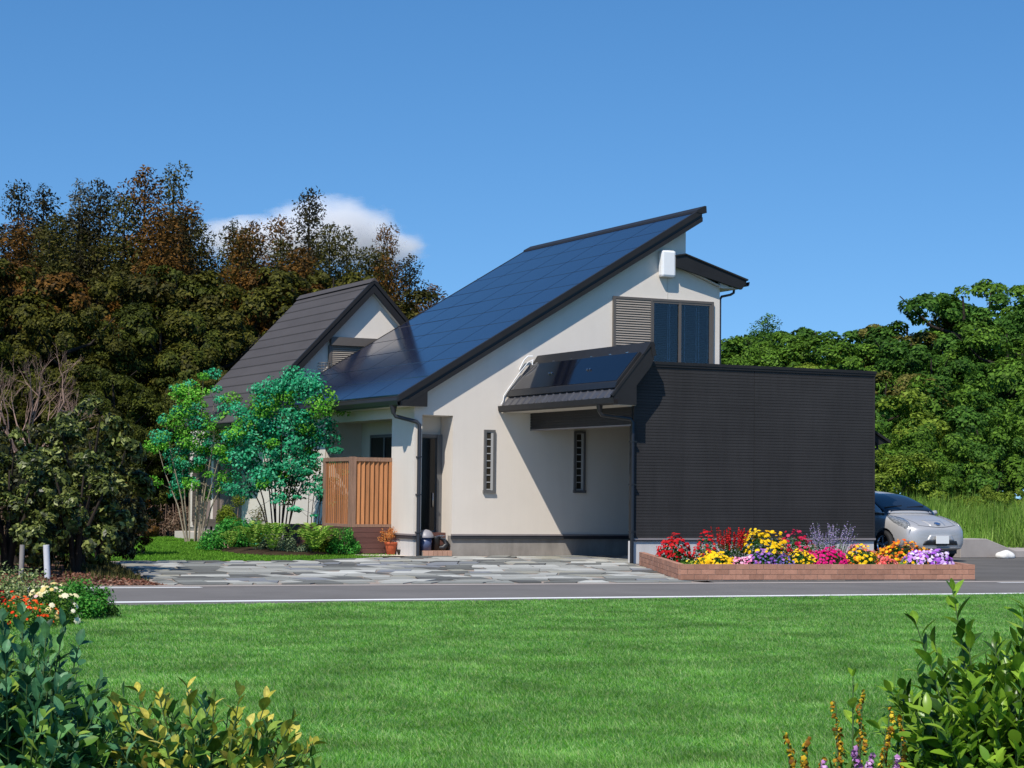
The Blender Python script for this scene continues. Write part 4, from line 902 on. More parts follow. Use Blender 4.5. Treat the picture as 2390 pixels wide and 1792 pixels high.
# ================================================================== TREES
G1('cedar_olive', (.018,.02,.004), (.055,.054,.010), (.105,.09,.018), trans=.18, nvar=.3, nscale=.35)
G1('cedar_rust', (.035,.02,.004), (.105,.052,.010), (.18,.085,.016), trans=.18, nvar=.35, nscale=.35)
G1('cedar_dark', (.010,.011,.004), (.026,.024,.008), (.055,.045,.014), trans=.15, nvar=.3, nscale=.35)
G1('cedar_grey', (.06,.07,.06), (.10,.11,.09), (.15,.15,.12), trans=.2, nvar=.2)
G1('ever_olive', (.020,.023,.003), (.062,.064,.008), (.125,.118,.016), trans=.18, nvar=.4, nscale=.25)
G1('ever_green', (.016,.024,.003), (.05,.062,.008), (.105,.12,.016), trans=.2, nvar=.4, nscale=.25)
G1('green_mid', (.03,.07,.008), (.085,.18,.016), (.16,.29,.035), trans=.25, nvar=.35, nscale=.25)
G1('green_deep', (.018,.055,.008), (.052,.13,.016), (.105,.22,.032), trans=.25, nvar=.35, nscale=.25)
G1('green_yellow', (.06,.10,.010), (.155,.23,.02), (.26,.35,.05), trans=.25, nvar=.3, nscale=.25)
G1('olive_brown', (.05,.055,.010), (.13,.125,.025), (.21,.19,.045), trans=.2, nvar=.3, nscale=.25)
def limb_tree(b, H, r0, rng, nl=7, spread=.5, first=.3):
    b.tube([(0,0,-.1),(rng.normal()*.05,rng.normal()*.05,H*.35),(rng.normal()*.12,rng.normal()*.12,H*.7),(0,0,H*.93)], [r0,r0*.75,r0*.42,r0*.12], 7, False); ends = []
    for i in range(nl):
        a = i*2.4 + rng.random(); z = H*(first + (.85-first)*i/nl); L_ = H*spread*(1 - .6*i/nl)
        p0 = Vector((0,0,z)); p2 = Vector((L_*math.cos(a), L_*math.sin(a), z + H*.16)); p1 = (p0+p2)/2 + Vector((0,0,-.04*H)); b.tube([p0,p1,p2], [r0*.4,r0*.25,r0*.08], 5, False); ends.append(p2)
    return ends
def cedar_proto(seed, H=12.0, Rm=1.35, n=30000, base=.12):
    rng = np.random.default_rng(seed); C = []; R = []
    z = H*base
    while z < H*.985:
        u = z/H; L_ = Rm*(1-u)**.62*(1+.15*rng.normal()) * (1 if u < .82 else .75); k = max(2, int(5*(1-u)+2.4)); a0 = rng.random()*6.28
        for i in range(k):
            if rng.random() < .10: continue
            a = a0 + 6.283*i/k + rng.normal()*.25; L2 = L_*(.7+.5*rng.random())
            for q in ((.55,1.0) if u < .8 else (1.0,)):
                C.append((L2*q*math.cos(a), L2*q*math.sin(a), z + .25*q*L2*.3 + rng.normal()*.12)); R.append((.46+.36*(1-u))*(.65+.7*rng.random()))
        z += .30 + .28*(1-u)
    C.append((0,0,H*.985)); R.append(.3); C.append((.08,0,H)); R.append(.2)
    v, f = clumps(rng, C, np.array(R), n, .145, .42, .55, 1.4, .33, .6, .8, .45)
    return v, f
def broad_proto(seed, H=8.0, W=2.6, n=26000, K=17, base=.16, leaf=.14, rr=1.15, asp=.6):
    """a crown of lobes; every lobe carries smaller leafy puffs on its outer side, with shade between them"""
    rng = np.random.default_rng(seed); hz = H*(1-base)/2; cz0 = H*base + hz; C2 = []; R2 = []; D2 = []
    for k in range(K):
        zz = -.75 + 1.7*(k+.5)/K; a = k*2.4 + rng.random()*.7; q = math.sqrt(max(.05, 1-min(.98, abs(zz))**2))*(.62+.3*rng.random())
        c = np.array([W*q*math.cos(a), W*q*math.sin(a), cz0 + hz*.86*zz]); r = rr*(.65+.55*rng.random())*(1.1-.35*max(0,zz)); cd = unit(c - np.array([0,0,cz0-.5*hz]))
        for j in range(9):
            e = unit(cd*.55 + np.array([0,0,.25]) + rdirs(rng,1)[0]*.95); C2.append(c + e*r*(.72+.2*rng.random())*np.array([1,1,.8])); R2.append(r*(.26+.2*rng.random())); D2.append(e)
    C2 = np.array(C2); R2 = np.array(R2); D2 = np.array(D2); w = R2**2/(R2**2).sum(); idx = rng.choice(len(C2), n, p=w)
    d = rdirs(rng, n); d = unit(d + D2[idx]*.45 + np.array([0,0,.15])); P = C2[idx] + d*(R2[idx]*(.6+.4*rng.random(n)**.5))[:,None]*np.array([1,1,.75])
    Nn = unit(d*1.1 + D2[idx]*.8 + np.array([0,0,.55]) + rng.normal(size=(n,3))*.32); T = unit(np.cross(Nn, rdirs(rng,n)) - np.array([0,0,.25])); Ls = leaf*(.6+.8*rng.random(n))
    return leaves(P, T, Nn, Ls, Ls*asp)
PRO = {}
def proto_mesh(kind, i):
    key = (kind, i)
    if key not in PRO:
        if kind == 'cedar': v, f = cedar_proto(40+i, Rm=[1.75,1.5,2.0,1.3][i]); 
        elif kind == 'broad': v, f = broad_proto(60+i)
        elif kind == 'airy': v, f = broad_proto(80+i, n=17000, K=12, rr=.95, base=.25)
        elif kind == 'bush': v, f = broad_proto(95+i, H=3.0, W=1.7, n=13000, K=13, base=.0, leaf=.09, rr=.75)
        me = npmesh("crown", v, f, LM['ever_olive'])
        b = MB(); rng = np.random.default_rng(i+7)
        if kind == 'cedar': b.tube([(0,0,-.1),(.05,0,6),(.02,.03,11.7)], [.2,.12,.015], 7, False)
        elif kind == 'bush':
            for a in range(5): b.tube([(0,0,-.05),(.3*math.cos(a*1.26),.3*math.sin(a*1.26),.9),(.8*math.cos(a*1.26),.8*math.sin(a*1.26),2.0)], [.05,.035,.01], 5, False)
        else: limb_tree(b, 8.0, .2, rng)
        PRO[key] = (me, b.mesh("trunk", MT['barkdark']), {'cedar':12.0,'broad':8.0,'airy':8.0,'bush':3.0}[kind])
    return PRO[key]
tr_ = random.Random(11)
def tree(kind, i, x, y, h, leaf, label, group, w=1.0, name="tree", z0=0.0):
    me, tm, H0 = proto_mesh(kind, i); s_ = h/H0; rot = tr_.uniform(0, 6.28)
    t_ = thing(name, label, "tree" if kind != 'bush' else "bush", (x, y, z0), group, rot); t_.scale = (s_*w, s_*w, s_)
    for nm, m_, mt_ in (("crown", me, LM[leaf]), ("trunk", tm, MT['barkdark'])):
        o = bpy.data.objects.new(nm, m_); COL.objects.link(o); o.parent = t_
        o.material_slots[0].link = 'OBJECT'; o.material_slots[0].material = mt_
    return t_
# --- dark conifers behind the gabled wing: each spire that stands out on the sky
CED = [(16.4,76,12.6,0,'cedar_dark',"thin ragged conifer with a bare gap below its tip, first of the skyline row"),
 (18.28,80,13.4,1,'cedar_dark',"dark conifer with a pointed dense top beside the thin ragged one"),
 (20.68,84,14.3,1,'cedar_grey',"slim pale grey conifer standing behind the dark skyline row"),
 (19.28,75,13.0,2,'cedar_dark',"blackish conifer with a blunt leaning top next to the pale grey one"),
 (21.77,78,14.1,2,'cedar_rust',"tallest conifer of the wood with rust brown foliage"),
 (23.61,80,14.4,0,'cedar_olive',"tall open conifer with pale brown sprays beside the tallest rusty one"),
 (22.31,72,11.2,2,'cedar_olive',"broad olive conifer below the open pale brown one"),
 (24.86,76,12.0,1,'cedar_olive',"short conifer with a twin feathery top to the side of the cloud"),
 (24.98,74,11.6,3,'cedar_rust',"narrow rusty conifer under the cloud edge"),
 (27.53,78,12.3,0,'cedar_rust',"rust brown conifer in front of the cloud"),
 (29.5,80,14.0,3,'cedar_dark',"lone narrow spire rising before the white cloud"),
 (28.55,75,12.0,2,'cedar_olive',"feathery olive conifer right below the cloud"),
 (32.06,82,12.9,1,'cedar_olive',"thin see-through conifer above the grey gable peak"),
 (32.29,78,12.3,0,'cedar_rust',"dark brown conifer behind the gable peak"),
 (31.58,74,10.8,2,'cedar_dark',"small conifer touching the gable roof edge"),
 (32.89,70,9.5,1,'ever_green',"light green feathery conifer beside the solar roof edge")]
for x, y, h, i, lf, lab in CED: tree('cedar', i, x, y, h, lf, lab, "conifers on the skyline behind the wing", name="conifer_tree", w=tr_.uniform(.85,1.05))
for x, y, h, i, lf in ((14.83,74,11.2,2,'cedar_dark'),(19.37,72,11.8,0,'cedar_olive'),(20.24,70,11.4,2,'cedar_rust'),(17.2,73,11.3,2,'cedar_olive'),(26.2,72,10.6,2,'cedar_rust'),(23.2,70,10.6,0,'cedar_rust'),(28.2,70,10.2,0,'cedar_olive'),(30.9,70,9.2,2,'cedar_rust'),(13.4,70,10.2,0,'cedar_dark'),(16.0,69,10.4,1,'cedar_olive'),(18.6,75,11.9,2,'cedar_dark'),(22.6,75,12.2,0,'cedar_rust'),(24.3,73,11.2,1,'cedar_olive'),(26.6,75,11.2,2,'cedar_olive'),(30.2,74,10.8,0,'cedar_olive'),(21.3,71,11.2,0,'cedar_dark'),(15.6,72,11.0,2,'cedar_rust'),(29.6,72,10.4,2,'cedar_rust')):
    tree('cedar', i, x, y, h, lf, "lower brown and olive conifer filling the wood beneath the skyline spires", "lower conifers of the wood", name="conifer_tree", w=1.15)
MID = [(12.56,67.6,8.9),(14.18,66.7,8.8),(15.45,67.3,8.8),(17.38,67.9,8.8),(19.62,68.4,9.3),(21.0,69.1,9.3),(22.86,68.5,9.2),(24.18,68.3,9.2),(26.48,69.1,9.9),(28.53,69.1,9.4),
 (12.01,62.7,6.6),(13.9,64.3,7.1),(14.95,61.9,7.2),(16.3,62.8,6.8),(18.24,63.0,7.3),(19.79,63.3,7.4),(21.73,63.5,7.0),(24.08,64.5,7.2),
 (11.51,60.1,5.1),(13.02,59.2,4.7),(14.55,60.0,5.2),(15.42,58.2,5.0),(17.18,58.6,4.7),(18.77,58.9,5.0),(12.2,58.4,3.6),(14.0,57.9,3.4),(15.9,57.2,3.2),(10.4,57.0,4.0)]
for k, (x, y, h) in enumerate(MID):
    tree('broad', k % 4, x, y, h, ['ever_olive','ever_green','ever_green','ever_olive'][k % 4] if y < 66 else ['ever_green','ever_olive','cedar_rust','ever_olive','cedar_olive'][k % 5], ("brownish evergreen crown of the upper tier just below the conifer spires" if y > 66 else "dark olive evergreen in the middle tier of the wood behind the grey wing" if y > 61.5 else "shaded dark evergreen in the lowest tier behind the side lawn"), "dark evergreens behind the wing", w=tr_.uniform(.8,1.0))
# --- bright wood on the far side of the carport
RGT = [(49.2,79,8.6,'airy','green_deep'),(52.6,80,9.9,'cedar','green_deep'),(51.4,77,8.8,'broad','green_deep'),(54.0,78,9.7,'airy','green_deep'),(57.2,78,9.6,'broad','green_mid'),(56.2,74,9.8,'airy','olive_brown'),(57.0,71,11.0,'broad','green_deep'),(60.2,73,11.6,'broad','green_mid'),(63.5,72,11.6,'airy','green_deep'),
 (45.0,73,7.8,'broad','green_mid'),(46.9,76,8.7,'broad','green_deep'),(48.4,74,8.4,'broad','green_mid'),(50.2,76,8.9,'broad','green_mid'),(47.4,70,7.0,'broad','green_yellow'),(50.6,71,8.2,'broad','green_mid'),(53.4,70,8.6,'broad','green_deep'),(44.0,66,6.0,'broad','green_yellow'),(46.9,63,6.2,'broad','olive_brown'),(49.8,64,7.4,'broad','green_deep'),(53.6,64,8.6,'broad','green_mid'),(56.5,66,9.4,'broad','green_deep')]
for k, (x, y, h, kd, lf) in enumerate(RGT):
    tone = {'green_mid': "mid green", 'green_deep': "deep green", 'green_yellow': "yellow green", 'olive_brown': "brownish"}[lf]
    lab = {'cedar': "pointed dark green tree like a cone above the charcoal wall", 'airy': f"open topped {tone} tree on the skyline beyond the parked car", 'broad': f"full {tone} tree " + ("crowning the skyline" if y > 69 else "on the lower slope") + " of the wood beyond the carport"}[kd]
    if lf == 'olive_brown': lab = "yellowish brown green tree between the two tall groups beyond the car" if kd == 'airy' else "lower yellowish brown tree beneath the bright wood"
    tree(kd, k % 3 if kd != 'cedar' else 2, x, y, h, lf, lab, "bright wood beyond the carport" if kd != 'cedar' and lf != 'olive_brown' else None, w=tr_.uniform(.95,1.25))
LOW = [(41.2,57,5.2,'green_yellow'),(44.4,57,5.2,'green_deep'),(47.4,57,6.0,'green_mid'),(40.2,52,3.7,'green_mid'),(36.33,49,2.8,'green_yellow'),(38.3,49.5,2.6,'green_mid'),(41.9,51,3.4,'green_deep'),(44.4,51.5,4.4,'green_mid'),(35.2,51,3.6,'green_yellow'),(37.4,54,4.6,'green_mid')]
for k, (x, y, h, lf) in enumerate(LOW):
    tree('bush', k % 3, x, y, h, lf, f"{dict(green_yellow='pale yellow green', green_mid='fresh green', green_deep='dark green')[lf]} bush at the foot of the wood " + ("behind the car roof" if x < 38.3 else "above the tall grass"), "bushes below the bright wood", name="bush", w=tr_.uniform(.9,1.15))
# ------------------------------------------------------------------ grassy bank behind the car
gx, gy = np.meshgrid(np.linspace(27, 75, 60), np.linspace(38.2, 80, 40))
gz = .03 + np.clip((gy - 39 + .12*(gx-30))/7, 0, 1)*.55 + .12*np.sin(gx*1.3)*np.cos(gy*.9)*np.clip((gy-39.5)/3, 0, 1)
v = np.stack([gx, gy, gz], -1).reshape(-1,3); n = 60; f = np.array([(r*n+c, r*n+c+1, (r+1)*n+c+1, (r+1)*n+c) for r in range(39) for c in range(59)])
nobj("grass_bank", v, f, MT['turf2'], None, True, kind='structure')
rng = np.random.default_rng(31); G1('tallgrass', (.08,.18,.018), (.16,.30,.04), (.28,.40,.09), trans=.3, nvar=.3, nscale=.6)
def blades(rng, P, h, w, lean=.5, curl=.3):
    n = len(P); a = rng.random(n)*6.283; D = np.stack([np.cos(a), np.sin(a), np.zeros(n)], 1); Bq = np.stack([-np.sin(a+rng.normal(size=n)), np.cos(a), np.zeros(n)], 1)
    hh = h*(.6+.6*rng.random(n)); l_ = lean*rng.random(n)
    tip = P + D*(hh*l_)[:,None] + np.array([0,0,1])*(hh*(1-.35*l_))[:,None]; w2 = (w*(.7+.6*rng.random(n)))[:,None]
    v = np.stack([P - Bq*w2*.5, P + Bq*w2*.5, tip], 1).reshape(-1,3); return v, np.arange(n*3).reshape(-1,3)
n = 42000; X = rng.uniform(28.5, 52, n); Y = rng.uniform(38.9, 50, n); k = (Y > 39.4 - .10*(X-31)); X, Y = X[k], Y[k]
Zg = .03 + np.clip((Y-39+.12*(X-30))/7, 0, 1)*.55
hm = .40 + .45*np.clip((Y-39.5)/3, 0, 1) + .2*np.sin(X*1.1)*np.sin(Y*1.4)
v, f = blades(rng, np.stack([X,Y,Zg],1), hm, .035, .8); nobj("tall_grass", v, f, LM['tallgrass'], None, kind='stuff')
for k, (x, y, h, lf) in enumerate(((39.6,47.5,1.7,'green_yellow'),(41.6,47.6,1.8,'green_yellow'),(37.6,46.5,1.4,'green_yellow'))):
    tree('bush', k, x, y, h, lf, "pale flowering bush in the tall grass beyond the parked car", "pale bushes in the tall grass", name="bush")
# ------------------------------------------------------------------ broadleaf evergreens beside the road
MT['litter'] = mat("leaf_litter", (.15,.085,.06), .95, .45, 7, .9, 45, .1)
gx, gy = np.meshgrid(np.linspace(-14, 10.1, 70), np.linspace(28.2, 38.5, 30))
def bedh(x, y):
    edge = np.minimum(y - (28.2 - .0999*(x-7.457)), (8.35 + .19*(y-29.0)) - x); return np.clip(edge/1.0, 0, 1)**.7*.11 - .02
gz = bedh(gx, gy) + .02*np.sin(gx*5)*np.sin(gy*6)
v = np.stack([gx, gy, gz], -1).reshape(-1,3); n = 70; f = np.array([(r*n+c, r*n+c+1, (r+1)*n+c+1, (r+1)*n+c) for r in range(29) for c in range(69)])
nobj("hedge_bed", v, f, MT['litter'], None, True, kind='structure')
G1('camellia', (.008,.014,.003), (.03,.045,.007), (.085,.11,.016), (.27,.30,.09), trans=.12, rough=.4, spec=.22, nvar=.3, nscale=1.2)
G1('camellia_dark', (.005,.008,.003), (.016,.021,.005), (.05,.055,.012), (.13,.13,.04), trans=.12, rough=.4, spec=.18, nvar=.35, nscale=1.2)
G1('conebush', (.014,.018,.004), (.045,.048,.008), (.10,.09,.015), trans=.12, nvar=.3, nscale=1.0)
def hedge_tree(label, x, y, H, W, n, leaf, lmat, seed, base=.1, K=30, asp=.5, z0=.06, name="evergreen_tree", extra=None):
    rng = np.random.default_rng(seed); t_ = thing(name, label, "tree", (x,y,z0))
    v, f = broad_proto(seed, H=H, W=W*1.02, n=int(n*1.5), K=16, base=base, leaf=leaf*.95, rr=.40*W, asp=asp); nobj("crown", v + np.array([x,y,z0]), f, LM[lmat], t_)
    b = MB()
    for i in range(5): a = i*1.25+seed; b.tube([(x,y,z0-.1),(x+.1*math.cos(a),y+.1*math.sin(a),z0+H*.3),(x+W*.6*math.cos(a),y+W*.6*math.sin(a),z0+H*(.55+.08*i))], [.05,.035,.012], 6, False)
    b.build("trunk", MT['barkdark'], t_); return t_
hedge_tree("glossy evergreen with pale large leaves catching the sun near the drive", 8.15, 32.4, 2.8, .86, 4200, .12, 'camellia', 201, base=.04)
hedge_tree("dark bushy evergreen standing behind the grey wooden post", 6.75, 31.6, 2.3, .75, 3200, .11, 'camellia', 202, base=.03)
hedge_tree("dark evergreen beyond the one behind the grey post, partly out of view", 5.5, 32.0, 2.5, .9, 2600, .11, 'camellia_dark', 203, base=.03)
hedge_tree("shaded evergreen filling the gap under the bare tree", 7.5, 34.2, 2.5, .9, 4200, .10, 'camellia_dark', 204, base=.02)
hedge_tree("upright yellowish conifer bush behind the glossy evergreen", 9.35, 35.6, 2.9, .62, 5200, .07, 'conebush', 205, base=.02, asp=.3)
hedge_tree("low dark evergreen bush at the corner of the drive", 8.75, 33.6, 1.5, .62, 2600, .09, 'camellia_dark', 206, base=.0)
hedge_tree("low evergreen between the two posts", 7.35, 31.5, 1.2, .55, 2200, .09, 'camellia', 207, base=.0)
hedge_tree("rusty brown shrub in the shade beside the thin stemmed tree", 11.45, 41.5, 1.9, .6, 3600, .07, 'cedar_rust', 208, base=.0, z0=-.05)
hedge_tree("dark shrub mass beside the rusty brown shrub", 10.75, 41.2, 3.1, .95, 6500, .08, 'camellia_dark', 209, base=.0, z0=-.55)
hedge_tree("broad olive evergreen growing close to the road kerb behind the posts", 6.45, 30.05, 1.8, .8, 4200, .10, 'camellia', 210, base=.0)
hedge_tree("olive evergreen between the posts and the weedy bank", 7.45, 30.0, 1.9, .72, 4200, .10, 'camellia', 211, base=.0)
hedge_tree("low dark evergreen beside the road, partly out of view", 5.2, 30.1, 1.8, .9, 3600, .10, 'camellia_dark', 212, base=.0)
# low weeds on the bank of the bed
rng = np.random.default_rng(77); n = 9000; X = rng.uniform(6.2, 9.9, n); Y = rng.uniform(28.6, 37, n); k = (bedh(X,Y) > .0) & ((X > 7.4 + .19*(Y-29)) | (rng.random(n) < .12)); P = np.stack([X,Y,bedh(X,Y)],1)[k]
G1('weed', (.03,.04,.010), (.075,.075,.02), (.13,.11,.04), trans=.2)
v, f = blades(rng, P, .13, .022, 1.0); nobj("weeds", v, f, LM['weed'], None, kind='stuff')
n = 2600; X = rng.uniform(5.2, 8.3, n); Y = 28.2-.0999*(X-7.457) + rng.random(n)**1.5*2.2; P = np.stack([X,Y,bedh(X,Y)+.02],1)
G1('litterleaf', (.14,.05,.03), (.24,.11,.07), (.33,.2,.14), trans=.1)
v, f = leaves(P, unit(rng.normal(size=(n,3))*np.array([1,1,.3])), unit(rng.normal(size=(n,3))*.5+np.array([0,0,1])), np.full(n,.07), np.full(n,.035)); nobj("fallen_leaves", v, f, LM['litterleaf'], None, kind='stuff')
MT['whitepost'] = mat("white_post", (.62,.63,.66), .6, .1, 5); MT['greypost'] = mat("grey_post", (.26,.24,.22), .8, .15, 5, .2, 40)
b = MB(); b.tube([(6.80,28.98,0),(6.76,28.96,.55)], [.045,.045], 12); b.build("marker_post", MT['whitepost'], None, label="white leaning marker post under the glossy evergreen", cat="post")
b = MB(); b.tube([(6.44,29.1,0),(6.45,29.1,.55)], [.036,.036], 12); b.build("marker_post", MT['greypost'], None, label="grey wooden post in the leaf litter beside the white post", cat="post")
# ------------------------------------------------------------------ bare tree
def twiggy(b, p, d, L_, r, depth, rng):
    q = p + d*L_; mid = p + d*L_*.5 + Vector(rng.normal(size=3)*.04*L_); b.tube([p, mid, q], [r, r*.8, r*.55], 5 if depth < 2 else 3, False)
    if depth >= 4: return
    k = 3 if depth < 3 else 4
    for i in range(k):
        t0 = .45 + .55*(i+1)/k; s0 = p.lerp(q, t0) if i < k-1 else q
        nd = (d + Vector(rng.normal(size=3))*.42 + Vector((0,0,.22))).normalized(); twiggy(b, s0, nd, L_*(.50+.25*rng.random()), r*.5, depth+1, rng)
t_ = thing("bare_tree", "leafless pale twiggy tree above the dark evergreens", "tree", (8.25,36.6,.2)); rng = np.random.default_rng(9)
b = MB(); b.tube([(8.25,36.6,.1),(8.3,36.6,1.6)], [.08,.06], 7, False); b.build("trunk", MT['twig'], t_)
b = MB()
for i in range(7):
    a = i*.9; twiggy(b, Vector((8.25+.25*math.cos(a), 36.6+.2*math.sin(a), 1.5+.1*i)), Vector((.55*math.cos(a),.5*math.sin(a),1)).normalized(), .92, .03, 0, rng)
b.build("branches", MT['twig'], t_)
# dry brown hedge at the end of the side lawn
t_ = thing("dry_hedge", "dry reddish brown brush hedge at the end of the side lawn", "hedge", (14.0,56.4,0)); rng = np.random.default_rng(12)
G1('dryleaf', (.10,.055,.035), (.19,.12,.08), (.27,.2,.14), trans=.1, nvar=.25)
C = np.stack([rng.uniform(10.5,17.6,170), rng.uniform(55.9,57.0,170), rng.uniform(.2,.8,170)],1); v, f = clumps(rng, C, .28, 14000, .09, .3, .5); nobj("foliage", v, f, LM['dryleaf'], t_, kind='stuff')
b = MB()
for i in range(60): x = rng.uniform(10.5,17.6); y = rng.uniform(56,57); b.tube([(x,y,0),(x+rng.normal()*.1,y,.95)], [.012,.005], 4, False)
b.build("stems", MT['twig'], t_, kind='stuff')
# ------------------------------------------------------------------ cloud
mt = bpy.data.materials.new("cloud_vapour"); mt.use_nodes = True; t = mt.node_tree; t.nodes.clear(); L = t.links.new
out = t.nodes.new("ShaderNodeOutputMaterial"); pv = t.nodes.new("ShaderNodeVolumePrincipled"); L(pv.outputs[0], out.inputs['Volume'])
pv.inputs['Color'].default_value = (.998,.996,.998,1); pv.inputs['Anisotropy'].default_value = .0
tc = N(t, "ShaderNodeTexCoord"); gr = N(t, "ShaderNodeTexGradient", gradient_type='SPHERICAL'); nz = N(t, "ShaderNodeTexNoise", Scale=2.6, Detail=6.0, Roughness=.6)
L(tc.outputs['Object'], gr.inputs[0]); L(tc.outputs['Object'], nz.inputs['Vector'])
ma = N(t, "ShaderNodeMath", operation='MULTIPLY_ADD'); ma.inputs[1].default_value = .9; ma.inputs[2].default_value = -.52; L(nz.outputs['Fac'], ma.inputs[0])
ad = N(t, "ShaderNodeMath", operation='ADD'); L(gr.outputs['Fac'], ad.inputs[0]); L(ma.outputs[0], ad.inputs[1])
mr = N(t, "ShaderNodeMapRange"); mr.inputs['From Min'].default_value = .05; mr.inputs['From Max'].default_value = .5; mr.inputs['To Max'].default_value = .11; L(ad.outputs[0], mr.inputs['Value']); L(mr.outputs[0], pv.inputs['Density'])
bm = bmesh.new(); bmesh.ops.create_icosphere(bm, subdivisions=3, radius=1.0); me = bpy.data.meshes.new("cloud"); bm.to_mesh(me); bm.free(); me.materials.append(mt)
CLD = [((343.0,900,125.0),(38,35,20)),((309,905,119.5),(40,32,13)),((368,902,119),(28,26,12.5))]
cl = thing("cloud", "small white cumulus cloud behind the conifer tops", "cloud", (338,900,122))
for c, s_ in CLD:
    o = bpy.data.objects.new("cloud_puff", me); COL.objects.link(o); o.location = c; o.scale = s_; put(o, cl)
# ================================================================== GARDEN IN FRONT OF THE HOUSE
RH = np.array([.898, -.44, 0.]); DH = np.array([.44, .898, 0.])
G1('maple_emerald', (.010,.13,.055), (.018,.27,.11), (.04,.40,.19), (.14,.52,.30), trans=.3, nvar=.3, nscale=1.6)
G1('maple_light', (.03,.15,.012), (.07,.30,.02), (.15,.44,.035), (.27,.54,.08), trans=.35, nvar=.3, nscale=1.6)
G1('azalea', (.05,.09,.008), (.14,.19,.016), (.27,.31,.03), trans=.2, nvar=.3, nscale=2.5)
G1('lowgreen', (.02,.14,.02), (.05,.28,.035), (.15,.42,.07), trans=.25, nvar=.3, nscale=2.5)
G1('greycover', (.09,.14,.07), (.2,.27,.14), (.34,.38,.24), trans=.15, nvar=.3, nscale=3)
G1('fern', (.08,.20,.02), (.18,.36,.04), (.36,.46,.09), trans=.3, nvar=.25, nscale=3)
MT['bedsoil'] = mat("bed_soil", (.045,.030,.018), .95, .4, 9, .9, 40, .1)
def mound(name, pts, h, mt):
    c = np.mean(np.array(pts), 0); n = len(pts); vs = []
    for k, (s_, z) in enumerate(((1,.0),(.93,.45),(.75,.8),(.4,1.0))):
        for (x, y) in pts: vs.append((c[0]+(x-c[0])*s_, c[1]+(y-c[1])*s_, .004+z*h))
    vs.append((c[0],c[1],.004+h)); fs = [(k*n+j,k*n+(j+1)%n,(k+1)*n+(j+1)%n,(k+1)*n+j) for k in range(3) for j in range(n)] + [(3*n+j,3*n+(j+1)%n,4*n) for j in range(n)]
    b = MB(); b.add(vs, fs, True); return b.build(name, mt, None, kind='structure')
bp_ = [(13.75+.0,40.9),(14.1,40.1),(14.75,39.95),(15.4,40.2),(15.95,41.1),(15.95,42.6),(15.6,44.2),(15.0,44.9),(14.3,44.4),(13.85,42.8)]
mound("planting_bed", bp_, .10, MT['bedsoil'])
def multi_stem(label, base, stems, pads, lmats, seed, barkm, nleaf=7000, leaf=.055, sr=.018, padr=.27, flat=.42):
    """stems: list of (foot offset along RH, foot offset along DH, tip s, tip d, height)"""
    rng = np.random.default_rng(seed); t_ = thing("maple_tree", label, "tree", tuple(base)); base = np.array(base); C = []; R = []
    for (fs_, fd, ts, td, hh) in stems:
        p0 = base + RH*fs_ + DH*fd; p3 = base + RH*ts + DH*td + np.array([0,0,hh]); p1 = p0 + (p3-p0)*.35 + RH*(fs_-ts)*.08 ; p2 = p0 + (p3-p0)*.7 + RH*(ts-fs_)*.02
        b = MB(); b.tube([p0-np.array([0,0,.05]), p1, p2, p3], [sr*1.25, sr, sr*.62, sr*.25], 6, False)
        for k in range(pads):
            u = .36 + .64*(k+rng.random()*.8)/pads; q = p0 + (p3-p0)*u + RH*(fs_-ts)*.06*(1-abs(u-.35)); a = rng.random()*6.28; L_ = (.22+.42*rng.random())*(1.15-.5*u)
            e = q + np.array([math.cos(a)*L_, math.sin(a)*L_, .10+.16*rng.random()]); b.tube([q, (q+e)/2+np.array([0,0,.03]), e], [sr*.35, sr*.25, sr*.12], 4, False)
            C.append(e); R.append(padr*(.6+.65*rng.random())*(.75+.35*u))
        C.append(p3); R.append(padr*.7); b.build("stem", MT[barkm], t_)
    C = np.array(C); R = np.array(R); sel = rng.random(len(C))
    lo = 0
    for fr, lm in lmats:
        k = (sel >= lo) & (sel < lo+fr); lo += fr
        if k.sum() == 0: continue
        # pads are layered: squash each clump
        rngk = rng; n = int(nleaf*(R[k]**2).sum()/(R**2).sum()); w = R[k]**2/(R[k]**2).sum(); idx = rng.choice(k.sum(), n, p=w)
        d = rdirs(rng, n); rad = R[k][idx]*(.2+.8*rng.random(n)**.5); P = C[k][idx] + d*rad[:,None]*np.array([1,1,flat])
        Nn = unit(d*.8 + np.array([-.35,-.35,.55]) + rng.normal(size=(n,3))*.45); T = unit(np.cross(Nn, rdirs(rng,n))); Ls = leaf*(.65+.7*rng.random(n))
        v, f = leaves(P, T, Nn, Ls, Ls*.7); nobj("crown", v, f, LM[lm], t_)
    return t_
multi_stem("slender multi stemmed tree with pale bark on the side lawn", (15.60,50.6,0),
  [(-.16,0,-1.0,.1,2.6),(-.14,.1,-.50,-.2,4.0),(-.06,-.1,-.2,.2,4.15),(.05,.05,.22,-.1,4.3),(.14,0,.50,.2,4.0),(.22,-.05,.85,-.2,3.1),(.24,.1,1.05,0,2.5),(-.12,.0,-.72,-.3,3.2),(.08,.1,.12,.3,3.6),(.18,.0,.66,-.25,3.7)],
  9, [(.42,'maple_emerald'),(.58,'maple_light')], 301, 'barkpale', 11500, .066, .019, .26, .65)
